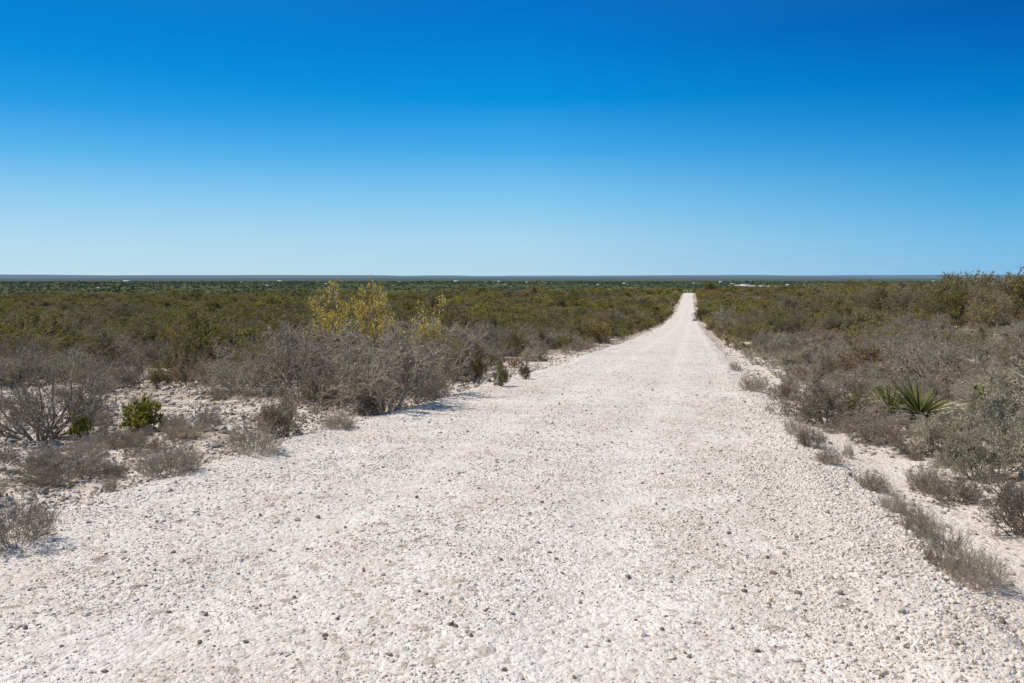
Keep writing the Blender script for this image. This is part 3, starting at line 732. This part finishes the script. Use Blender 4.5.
# ------------------------------------------------------------------ the scrub at large
def scrub():
    r = np.random.default_rng(123)
    Xs, Ys_, Cs = [], [], []
    for d0, d1, cell in ((6, 40, .90), (40, 60, 1.12), (60, 190, 1.75), (190, 520, 2.7)):
        w = .643 * 1.12 * d1 + 6
        gx = np.arange(-w, w, cell); gy = np.arange(d0, d1, cell)
        X, Y = np.meshgrid(gx, gy); X = X.ravel() + r.uniform(-.48, .48, X.size) * cell; Y = Y.ravel() + r.uniform(-.48, .48, Y.size) * cell
        ok = (np.abs(X) < .643 * 1.12 * Y + 3) & (Y >= d0) & (Y < d1)
        Xs.append(X[ok]); Ys_.append(Y[ok]); Cs.append(np.full(ok.sum(), cell))
    X = np.concatenate(Xs); Y = np.concatenate(Ys_); C = np.concatenate(Cs)
    u = X - road_x(Y); au = np.abs(u)
    px = 512 + X * F / Y; row = HOR + (CAMZ - ground_z(X, Y)) * F / Y
    # clearings
    edgeR = 3.55 + .6 * sstep(50, 200, Y) + .5 * (1 - sstep(7, 14, Y)) + .5 * fbm(Y / 3, Y * 0, 71)
    edgeL = 3.45 + .6 * sstep(50, 200, Y) + .5 * fbm(Y / 3, Y * 0, 72)
    ok = np.where(u > 0, u > edgeR, -u > edgeL)
    leftbare = (u < 0) & (Y < np.where(px < 345, 14.2, 12.2) + 2.2 * fbm(X / 2, Y / 2, 73))
    ok &= ~leftbare
    ok &= ~((u > 0) & (Y < 9.0) & (u < 4.4))
    clear = fbm(X / 4.5, Y / 4.5, 74)
    ok &= ~((u < 0) & (Y < 40) & (r.random(len(X)) < .36))
    ok &= ~((clear > .63) & (Y < 150))
    ok &= ~((X > 27.5) & (X < 31) & (Y > 48) & (Y < 52))
    ok &= ~(((X - 20.5) ** 2 + ((Y - 27) / 1.5) ** 2 < 2.2) | ((X - 15.5) ** 2 + ((Y - 19.5) / 1.5) ** 2 < 1.2))
    tk = np.array(TAKEN)
    for tx, ty, tr in tk:
        ok &= ((X - tx) ** 2 + (Y - ty) ** 2) > (tr * .75 + .25) ** 2
        # keep the view onto the pointed-out shrubs free
        ahead = (Y < ty) & (Y > ty - 1.6) & (np.abs(X / Y - tx / ty) * Y < tr * .8) & (ty < 22)
        ok &= ~ahead
    for cx, cy, rx, ry in CLR:
        ok &= ((X - cx) / rx) ** 2 + ((Y - cy) / ry) ** 2 > 1
    X, Y, C, u, au, px, row, clear = [a[ok] for a in (X, Y, C, u, au, px, row, clear)]
    n = len(X)
    # what grows where
    olive_f = sstep(30, 75, Y) * (.22 + .68 * sstep(.44, .54, fbm(X / (8 + Y * .05), Y / (12 + Y * .1), 81, 2)))
    olive_f = olive_f * np.where(u < 0, np.where(u > -60, 1.1, .95), .85) + .06 + .10 * sstep(16, 24, Y) * (u < 0)
    olive_f = np.where((u > 0) & (Y < 45), .05, olive_f)
    rust_f = .07 + .16 * sstep(30, 80, Y) * sstep(.48, .58, fbm(X / 14, Y / 20, 82, 2)) * 1.6
    pale_f_ = np.where(u > 0, .20, .06) * (1 - sstep(40, 90, Y)) + .02
    brown_f = .10 + .06 * (u > 0)
    mesq = np.where((X > 30) & (Y > 50) & (Y < 110), .12, .0) + .02 * (Y > 60)
    t = r.random(n)
    K = np.full(n, 0)
    c = np.clip(olive_f, 0, .78)
    K[t < c] = 1; b = c
    for code, f in ((2, rust_f), (3, pale_f_), (4, brown_f), (5, mesq)):
        K[(t >= b) & (t < b + f)] = code; b = b + f
    names = ['grey_thorn_shrub', 'olive_shrub', 'rust_shrub', 'pale_leaf_shrub', 'brown_twiggy_shrub', 'mesquite_shrub']
    H = np.array([.80, .95, .82, .68, .66, 2.0])[K] * np.exp(r.normal(0, .30, n))
    H *= .92 + .18 * sstep(12, 40, Y) + .45 * sstep(60, 200, Y)
    H *= np.where((K == 5), np.clip(1 - 0.0 * Y, .5, 1) * .8, 1)
    nearedge = 1 - sstep(3.5, 6.5, au)
    H *= 1 - .5 * nearedge
    H *= np.where((u > 0) & (Y < 50), .74, 1) * np.where((u < 0) & (Y > 17) & (Y < 60) & (K != 1), .85, 1)
    for cx, cy, rx, ry in CLR:
        front = (Y < cy) & (Y > np.minimum(cy - ry - 7, cy * .74)) & (np.abs(X - cx * Y / cy) < rx)
        H = np.where(front, np.minimum(H, .34), H)
    app = H / Y
    side = np.where(u < 0, 'left', 'right')
    lab = {0: 'grey nearly leafless thorn shrub in the thicket {s} of the road', 1: 'olive-green leafy shrub in the scrub {s} of the road',
           2: 'rust-brown leafy shrub in the scrub {s} of the road', 3: 'low shrub with pale grey-green leaves {s} of the road',
           4: 'low brown twiggy shrub in the scrub {s} of the road', 5: 'tall dark-limbed mesquite shrub standing above the scrub {s} of the road'}
    LIM = {0: 270, 1: 180, 2: 60, 3: 90, 4: 120, 5: 60}
    total = 0
    restP = {k: [] for k in range(6)}
    for k in range(6):
        I = np.where(K == k)[0]; I = I[np.argsort(-app[I])]
        # only shrubs inside the photo's frame get to be individuals
        inside = (px[I] > -10) & (px[I] < 1034)
        ind = I[inside][:LIM[k]]; rest = np.setdiff1d(I, ind)
        restP[k] = rest
        for j in ind:
            s = side[j]
            plant(names[k], names[k], lab[k].format(s=s), 'shrub', float(X[j]), float(Y[j]), float(H[j]), 1.0 + float(r.uniform(-.1, .3)),
                  group=f'{names[k].replace("_", " ")}s {s} of the road', rng=r)
            total += 1
    print('individual shrubs', total, 'rest', n - total)
    titles = {0: ('grey_scrub', 'grey leafless scrub covering the slope beyond the nearer shrubs'), 1: ('olive_scrub', 'olive-green scrub covering the far slope on both sides of the road'),
              2: ('rust_scrub', 'rust-brown scrub patches among the far olive scrub'), 3: ('pale_scrub', 'pale grey-green scrub among the farther grey scrub'),
              4: ('brown_scrub', 'brown twiggy scrub among the farther grey scrub')}
    for k in range(6):
        I = restP[k]
        if len(I) == 0: continue
        if k == 5: kk = 1
        else: kk = k
        forms = KINDS[names[kk]][1]
        P = np.stack([X[I], Y[I], surf_z(X[I], Y[I])], -1)
        m = len(I)
        rot = np.stack([np.zeros(m), np.zeros(m), r.uniform(0, 6.28, m)], -1)
        wid = 1.05 + .35 * sstep(60, 250, Y[I])
        S = np.stack([H[I] * wid * r.uniform(.85, 1.2, m), H[I] * wid, H[I]], -1)
        nm, lb = titles.get(k, ('tall_scrub', 'taller dark scrub standing out of the far slope'))
        scatter(nm, lb, 'scrub', P, rot, S, r.integers(0, len(forms), m), form_collection(nm + '_form', forms))
scrub()

# small plants and tufts scattered through the bare rocky ground (individual tufts) 
def tufts():
    r = np.random.default_rng(9)
    k = 0; tries = 0
    while k < 44 and tries < 6000:
        tries += 1
        Y = r.uniform(5.5, 16); X = r.uniform(-.7 * Y, .7 * Y); u = X - float(road_x(Y))
        if not (u < -3.5 and Y < 15.5 or u > 3.6): continue
        if u < 0 and r.random() < .3: continue
        if any((X - a) ** 2 + (Y - b) ** 2 < (c * .6) ** 2 for a, b, c in TAKEN): continue
        s = 'left' if u < 0 else 'right'
        H = r.uniform(.10, .24) if u < 0 else r.uniform(.09, .22)
        plant('dry_tuft', 'dry_tuft', f'small dry grey tuft on the stony ground {s} of the road', 'tuft', X, Y, H, r.uniform(.6, 1.1), group=f'small dry tufts {s} of the road', rng=r)
        TAKEN.append((X, Y, H)); k += 1
tufts()

# ------------------------------------------------------------------ bigger loose stones
def stones():
    r = np.random.default_rng(41)
    forms = [rock_mesh('stone', r, 2, M['rock'], .12, 16, lo=.38) for _ in range(6)]
    pale = [rock_mesh('stone', r, 2, M['pale_rock'], .12, 16, lo=.38) for _ in range(5)]
    def put(x, y, s, label, forms_, group=None):
        o = bpy.data.objects.new('stone', forms_[r.integers(0, len(forms_))]); COL.objects.link(o)
        o.scale = (s, s * r.uniform(.8, 1.1), s * r.uniform(.8, 1.05)); o.rotation_euler = (r.normal(0, .2), r.normal(0, .2), r.uniform(0, 6.28))
        o.location = (x, y, float(surf_z(x, y)) + s * .26)
        o['label'] = label; o['category'] = 'stone'
        if group: o['group'] = group
    named = [(797, 594, 13, 'largest dark stone on the gravel toward the right', forms), (789, 577, 8, 'dark stone just beyond the largest dark stone', forms),
             (470, 636, 9, 'round dark grey stone on the gravel near the bottom centre', forms), (504, 671, 9, 'dark stone lowest in the picture at the bottom centre', forms),
             (574, 678, 8, 'dark stone at the bottom edge beside a pale one', forms), (553, 633, 7, 'small grey stone with a white neighbour right of bottom centre', forms),
             (90, 505, 10, 'flat grey stone on the left road edge', pale), (170, 491, 8, 'pale stone on the left road edge right of the dry tuft', pale),
             (900, 613, 13, 'pale flat stone with a dark underside near the dry shrub on the right', pale), (850, 612, 8, 'blue-grey upright stone left of the pale flat stone', forms),
             (880, 578, 7, 'dark round stone above the pale flat stone', forms), (199, 643, 8, 'grey stone on the gravel at the bottom left', forms),
             (168, 613, 7, 'brown stone on the left gravel', forms), (206, 616, 7, 'grey-white stone beside the brown stone', forms),
             (260, 516, 6, 'small dark stone alone on the left gravel', forms), (881, 676, 11, 'big tan stone at the bottom right edge', pale),
             (840, 595, 9, 'dark stone pair member right of the largest stone', forms), (922, 652, 8, 'dark stone near the bottom right corner', forms)]
    for px, row, w, lb, fo in named:
        x, y, z = at(px, row); put(x, y, w * y / F * .5, lb, fo)
    for i in range(230):
        Y = 2.9 + 13 * r.random() ** 1.3; X = r.uniform(-.64 * Y, .64 * Y); u = X - float(road_x(Y))
        if abs(u) > 2.95: continue
        put(X, Y, r.uniform(.009, .019) * (1 + .05 * Y), 'small dark brown stone lying loose on the white gravel road', forms, 'loose dark stones on the gravel road')
    for i in range(120):
        Y = r.uniform(6, 13); X = r.uniform(-.64 * Y, .64 * Y); u = X - float(road_x(Y))
        if abs(u) < 3.3 or (u > 0 and i % 3): continue
        s = 'left' if u < 0 else 'right'
        put(X, Y, r.uniform(.03, .075), f'pale limestone rock on the rubble {s} of the road', pale, f'pale limestone rocks {s} of the road')
stones()

# ------------------------------------------------------------------ the distant plain
FIELDS = []
for _p, _r, _w, _d in ((850, 285.0, 190, 900), (818, 284.4, 130, 700), (775, 286.6, 170, 700), (745, 285.8, 120, 500)):
    _Y = 61.5 * F / (_r - HOR); FIELDS.append(((_p - 512) * _Y / F, _Y, _w, _d))
def woodland():
    r = np.random.default_rng(55)
    forms = []
    for i in range(6):
        # a crown of leaf-clump faces: many small tilted cards through an uneven volume
        nb = 70
        C = norm(r.normal(0, 1, (nb, 3))) * (r.random((nb, 1)) ** .4) * np.array([.55, .55, .38]) + np.array([0, 0, .55])
        lob = C[r.integers(0, nb, 420)] + r.normal(0, .07, (420, 3))
        lob[:, 2] = np.maximum(lob[:, 2], .05)
        A = norm(r.normal(0, 1, (420, 3))); B = norm(np.cross(A, r.normal(0, 1, (420, 3)))); s = r.uniform(.05, .12, (420, 1))
        V = np.stack([lob - A * s, lob + B * s, lob + A * s, lob - B * s], 1).reshape(-1, 3)
        P = np.array([[[0, 0, -.1], [.02, 0, .3], [0, .02, .6]]]); Rr = np.array([[.04, .03, .02]])
        w = tubes(P, Rr, 4)
        VV, Q = cat([w, (V, np.arange(1680).reshape(420, 4))])
        mi = np.concatenate([np.zeros(len(w[1]), int), np.ones(420, int)])
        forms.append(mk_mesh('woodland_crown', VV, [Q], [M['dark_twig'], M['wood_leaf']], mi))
    Ps, Ss = [], []
    for d0, d1, n, h in ((500, 1100, 9000, 2.2), (1100, 2600, 15000, 3.2), (2600, 8000, 15000, 5.5)):
        Y = np.sqrt(r.uniform(d0 ** 2, d1 ** 2, n)); X = r.uniform(-.72, .72, n) * Y
        cl = fbm(X / 260, Y / 420, 91)
        ok = r.random(n) < .35 + .65 * sstep(.35, .65, cl)
        X, Y = X[ok], Y[ok]
        H = h * np.exp(r.normal(0, .28, len(X)))
        Ps.append(np.stack([X, Y, ground_z(X, Y)], -1)); Ss.append(H)
    P = np.concatenate(Ps); H = np.concatenate(Ss)
    keep = np.ones(len(P), bool)
    for fx, fy, fw, fd in FIELDS:
        keep &= ~((np.abs(P[:, 0] - fx * P[:, 1] / fy) < fw * .5) & (P[:, 1] < fy + fd * .5) & (P[:, 1] > fy - fd * .5 - 500))
    P = P[keep]; H = H[keep]; n = len(P)
    print('woodland', n)
    scl = H[:, None] * np.stack([r.uniform(1.2, 2.6, n), r.uniform(1.2, 2.6, n), np.ones(n)], -1)
    rot = np.stack([np.zeros(n), np.zeros(n), r.uniform(0, 6.28, n)], -1)
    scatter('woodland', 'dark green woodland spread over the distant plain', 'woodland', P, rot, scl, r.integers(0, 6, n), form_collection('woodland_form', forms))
woodland()

M['white_wall'] = simple_mat('white_paint', (.78, .78, .76), .6, .06, .2)
M['cream_wall'] = simple_mat('cream_render', (.66, .60, .50), .7, .1, .2)
M['metal_roof'] = simple_mat('pale_metal_roof', (.70, .72, .74), .45, .08, .3)
M['grey_roof'] = simple_mat('grey_shingle', (.22, .22, .23), .8, .2, .8)
M['dark_open'] = simple_mat('dark_glass', (.03, .035, .04), .2, .1, 1)
M['mast'] = simple_mat('white_mast_paint', (.80, .82, .85), .5, .05, 1)
def box(x0, x1, y0, y1, z0, z1):
    V = np.array([[x0, y0, z0], [x1, y0, z0], [x1, y1, z0], [x0, y1, z0], [x0, y0, z1], [x1, y0, z1], [x1, y1, z1], [x0, y1, z1]], float)
    Q = np.array([[0, 3, 2, 1], [4, 5, 6, 7], [0, 1, 5, 4], [1, 2, 6, 5], [2, 3, 7, 6], [3, 0, 4, 7]])
    return V, Q
def child(nm, geo, mat, par):
    o = bpy.data.objects.new(nm, mk_mesh(nm, geo[0], [geo[1]], mat)); COL.objects.link(o); o.parent = par; return o
def building(px, Y, w, d, h, name, label, wall, roof, rise=1.6, group=None):
    x = (px - 512) * Y / F
    e = bpy.data.objects.new(name, None); COL.objects.link(e)
    e.location = (x, Y, float(ground_z(x, Y))); e.rotation_euler = (0, 0, RNG.uniform(-.3, .3))
    e['label'] = label; e['category'] = 'building'
    if group: e['group'] = group
    child('wall', box(-w / 2, w / 2, -d / 2, d / 2, -2, h), wall, e)
    o = .4
    V = np.array([[-w/2-o, -d/2-o, h], [w/2+o, -d/2-o, h], [w/2+o, d/2+o, h], [-w/2-o, d/2+o, h], [-w/2-o, 0, h+rise], [w/2+o, 0, h+rise]], float)
    V2 = V.copy(); V2[:, 2] -= .15
    Q = np.array([[0, 1, 5, 4], [2, 3, 4, 5]]); T = np.array([[1, 2, 5], [3, 0, 4], ])
    me = mk_mesh('roof', V + np.array([0, 0, .01]), [Q, T, np.array([[0, 3, 2, 1]])], roof)
    r_ = bpy.data.objects.new('roof', me); COL.objects.link(r_); r_.parent = e
    child('door', box(-.8, .8, -d / 2 - .06, -d / 2 - .003, 0, 2.3), M['dark_open'], e)
    for k in range(int(w // 6)):
        cx = -w / 2 + 3 + k * 6
        if abs(cx) < 2: continue
        child('window', box(cx - .8, cx + .8, -d / 2 - .05, -d / 2 - .003, 1.0, 2.3), M['dark_open'], e)
W_, C_, MR, GR = M['white_wall'], M['cream_wall'], M['metal_roof'], M['grey_roof']
for px, Y, w, d, h, name, label, wa, ro in (
    (128, 8200, 85, 40, 9, 'long_shed', 'long white metal shed on the far plain at the left', W_, MR),
    (281, 8000, 75, 40, 9, 'long_shed', 'long white shed behind the tall yellow shrub on the plain', W_, MR),
    (268, 4700, 22, 14, 5, 'farmhouse', 'pale farmhouse nearer than the long shed left of the yellow shrub', C_, MR),
    (326, 5600, 26, 15, 6, 'farmhouse', 'white farmhouse on the plain left of the tall yellow shrub top', W_, MR),
    (333, 5450, 18, 12, 4, 'farmhouse', 'cream outbuilding beside the white farmhouse left of the yellow shrub', C_, MR),
    (46, 3700, 14, 9, 4, 'farmhouse', 'small pale house near the left end of the dark plain', C_, GR),
    (99, 3800, 13, 9, 5, 'farmhouse', 'small pale house on the dark plain below the white mast', C_, MR),
    (457, 8200, 70, 30, 8, 'long_shed', 'long pale shed on the plain left of the paired white houses', W_, MR),
    (400, 7400, 22, 12, 6, 'farmhouse', 'lone pale house midway along the far plain', W_, MR),
    (498, 5200, 16, 11, 6, 'farmhouse', 'left one of two white houses close together mid-plain', W_, MR),
    (505, 5000, 17, 11, 5, 'farmhouse', 'right one of two white houses close together mid-plain', W_, MR),
    (499, 7500, 30, 16, 9, 'long_shed', 'white shed behind the two close white houses', W_, MR),
    (527, 6800, 20, 14, 8, 'farmhouse', 'tall white house right of the two close white houses', W_, MR),
    (587, 5200, 15, 10, 4, 'farmhouse', 'left one of a low white pair on the green plain', W_, MR),
    (598, 5100, 16, 10, 4, 'farmhouse', 'right one of a low white pair on the green plain', W_, MR),
    (625, 5800, 34, 16, 7, 'farmhouse', 'wide pale green-grey building left of the road end', C_, MR),
    (694, 5900, 18, 12, 6, 'farmhouse', 'small pale house on the plain directly behind the road end', C_, MR),
    (721, 6900, 26, 16, 11, 'warehouse', 'bright white block building right of the round tree', W_, MR),
    (733, 5400, 36, 14, 5, 'long_shed', 'low white shed left of the long white warehouse', W_, MR),
    (746, 4900, 62, 20, 6, 'warehouse', 'long white warehouse on the plain right of the round tree', W_, MR),
    (762, 5900, 58, 20, 6, 'warehouse', 'grey-roofed warehouse beside the long white one', W_, GR),
    (788, 5000, 24, 12, 5, 'farmhouse', 'small white house right of the grey-roofed warehouse', W_, MR),
    (858, 7200, 16, 12, 9, 'farmhouse', 'bright white house above the pale field on the right plain', W_, MR),
    (934, 8000, 36, 18, 9, 'long_shed', 'white shed farthest right below the horizon', W_, MR),
    (242, 6900, 20, 12, 6, 'farmhouse', 'pale house left of the second long shed', W_, MR)):
    building(px, Y, w, d, h, name, label, wa, ro, 1.6 if w < 40 else 2.5)

# pale bare fields on the plain
def field(px, row, w, d, label_unused):
    Y = 61.5 * F / (row - HOR); x = (px - 512) * Y / F
    gx = np.linspace(-w / 2, w / 2, 24) ; gy = np.linspace(-d / 2, d / 2, 12)
    XX, YY = np.meshgrid(x + gx, Y + gy); ZZ = ground_z(XX, YY) + 1.5
    idx = np.arange(XX.size).reshape(XX.shape)
    Q = np.stack([idx[:-1, :-1], idx[:-1, 1:], idx[1:, 1:], idx[1:, :-1]], -1).reshape(-1, 4)
    o = bpy.data.objects.new('bare_field', mk_mesh('bare_field', np.stack([XX, YY, ZZ], -1).reshape(-1, 3), [Q], M['field'])); COL.objects.link(o)
    o['kind'] = 'structure'
M['field'] = simple_mat('bare_field_soil', (.55, .53, .43), .9, .25, .01)
field(850, 285.0, 190, 900, ''); field(818, 284.4, 130, 700, ''); field(775, 286.6, 170, 700, ''); field(745, 285.8, 120, 500, '')

# white mast
def mast(px, Y, H, label):
    x = (px - 512) * Y / F
    e = bpy.data.objects.new('radio_mast', None); COL.objects.link(e); e.location = (x, Y, float(ground_z(x, Y)))
    e['label'] = label; e['category'] = 'mast'
    legs = []
    for sx, sy in ((-1, -1), (1, -1), (1, 1), (-1, 1)):
        P = np.array([[[sx * 3.2, sy * 3.2, -1], [sx * 2.0, sy * 2.0, H * .5], [sx * .7, sy * .7, H]]]); R = np.array([[.45, .38, .3]])
        child('leg', tubes(P, R, 5), M['mast'], e)
    br = []
    for k in range(16):
        z0 = H * k / 16; z1 = H * (k + 1) / 16
        a = 3.2 - 2.5 * k / 16; b = 3.2 - 2.5 * (k + 1) / 16
        for (p, q) in (((-a, -a), (b, -b)), ((a, -a), (b, b)), ((a, a), (-b, b)), ((-a, a), (-b, -b))):
            br.append(tubes(np.array([[[p[0], p[1], z0], [q[0], q[1], z1]]]), np.array([[.22, .22]]), 4))
    child('bracing', cat(br), M['mast'], e)
    child('antenna', tubes(np.array([[[0, 0, H - 1], [0, 0, H + 9]]]), np.array([[.35, .2]]), 5), M['mast'], e)
mast(158, 6000, 62, 'tall white lattice mast on the far plain at the left')

# ------------------------------------------------------------------ light, sky, camera
SUN_EL, SUN_AZ = 54, -80      # azimuth from +Y toward +X
d = Vector((math.sin(math.radians(SUN_AZ)) * math.cos(math.radians(SUN_EL)), math.cos(math.radians(SUN_AZ)) * math.cos(math.radians(SUN_EL)), math.sin(math.radians(SUN_EL))))
sl = bpy.data.lights.new('sun', 'SUN'); sl.energy = 4.3; sl.angle = math.radians(.53); sl.color = (1, .905, .79)
so = bpy.data.objects.new('sun', sl); COL.objects.link(so); so.rotation_euler = (-d).to_track_quat('-Z', 'Y').to_euler(); so.location = (0, 0, 30)

w = bpy.data.worlds.new('World'); SC.world = w; w.use_nodes = True
nt = w.node_tree; nt.nodes.clear()
wo = nt.nodes.new('ShaderNodeOutputWorld'); bg = nt.nodes.new('ShaderNodeBackground'); nt.links.new(bg.outputs[0], wo.inputs[0])
tc = nt.nodes.new('ShaderNodeTexCoord'); sp = nt.nodes.new('ShaderNodeSeparateXYZ'); nt.links.new(tc.outputs['Generated'], sp.inputs[0])
def lin(c): return tuple(((v / 255) / 12.92 if v / 255 < .04045 else ((v / 255 + .055) / 1.055) ** 2.4) for v in c)
def sky_ramp(rows, k=1.0):
    pts = []
    for row, c in rows:
        t = (HOR - row) / F; pts.append((t * k / math.sqrt(1 + t * t), lin(c)))
    return pts
SL = [(276, (193, 222, 236)), (240, (178, 218, 239)), (200, (148, 206, 241)), (150, (92, 182, 237)), (100, (38, 156, 230)), (50, (4, 141, 220)), (0, (0, 129, 211))]
SM = [(276, (182, 216, 234)), (240, (168, 213, 237)), (200, (130, 200, 240)), (150, (68, 171, 234)), (100, (2, 145, 222)), (50, (0, 128, 212)), (0, (0, 114, 202))]
SR = [(276, (137, 191, 228)), (240, (117, 187, 230)), (200, (84, 173, 226)), (150, (42, 150, 217)), (100, (0, 127, 206)), (50, (0, 109, 192)), (0, (0, 92, 176))]
zen_fill = [(.55, lin((60, 105, 150))), (1.0, lin((95, 112, 135)))]  # unseen overhead sky, made greyer than real to neutralise the blue fill light
outs = []
for rows, kk in ((SL, .86), (SM, 1), (SR, .86)):
    n = ramp(nt, sky_ramp(rows, kk) + zen_fill); n.color_ramp.interpolation = 'LINEAR'
    nt.links.new(sp.outputs['Z'], n.inputs[0]); outs.append(n.outputs[0])
def mr(lo, hi):
    n = nt.nodes.new('ShaderNodeMapRange'); n.inputs[1].default_value = lo; n.inputs[2].default_value = hi
    nt.links.new(sp.outputs['X'], n.inputs[0]); return n.outputs[0]
c1 = mixc(nt, mr(-.52, 0), outs[0], outs[1]); c2 = mixc(nt, mr(.02, .52), c1, outs[2])
sky = nt.nodes.new('ShaderNodeTexSky'); sky.sky_type = 'NISHITA'; sky.sun_disc = False
sky.sun_elevation = math.radians(SUN_EL); sky.sun_rotation = math.radians(SUN_AZ); sky.air_density = 1; sky.dust_density = .3; sky.ozone_density = 3
sc_ = nt.nodes.new('ShaderNodeVectorMath'); sc_.operation = 'SCALE'; sc_.inputs['Scale'].default_value = 1.0
nt.links.new(sky.outputs[0], sc_.inputs[0])
scl = nt.nodes.new('ShaderNodeVectorMath'); scl.operation = 'SCALE'; scl.inputs['Scale'].default_value = 10.0
nt.links.new(c2, scl.inputs[0])
fin = mixc(nt, .008, scl.outputs[0], sc_.outputs[0])
nt.links.new(fin, bg.inputs[0]); bg.inputs[1].default_value = .1

cam = bpy.data.cameras.new('camera'); co = bpy.data.objects.new('camera', cam); COL.objects.link(co)
cam.sensor_width = 36; cam.lens = 36 * F / 1024; cam.shift_y = -(341.5 - HOR) / 1024
cam.clip_start = .05; cam.clip_end = 120000
co.location = (0, 0, CAMZ); co.rotation_euler = (math.radians(90), 0, 0)
SC.camera = co
SC.view_settings.view_transform = 'Standard'; SC.view_settings.look = 'None'; SC.view_settings.exposure = 0; SC.view_settings.gamma = 1
SC.cycles.max_bounces = 5; SC.cycles.diffuse_bounces = 3
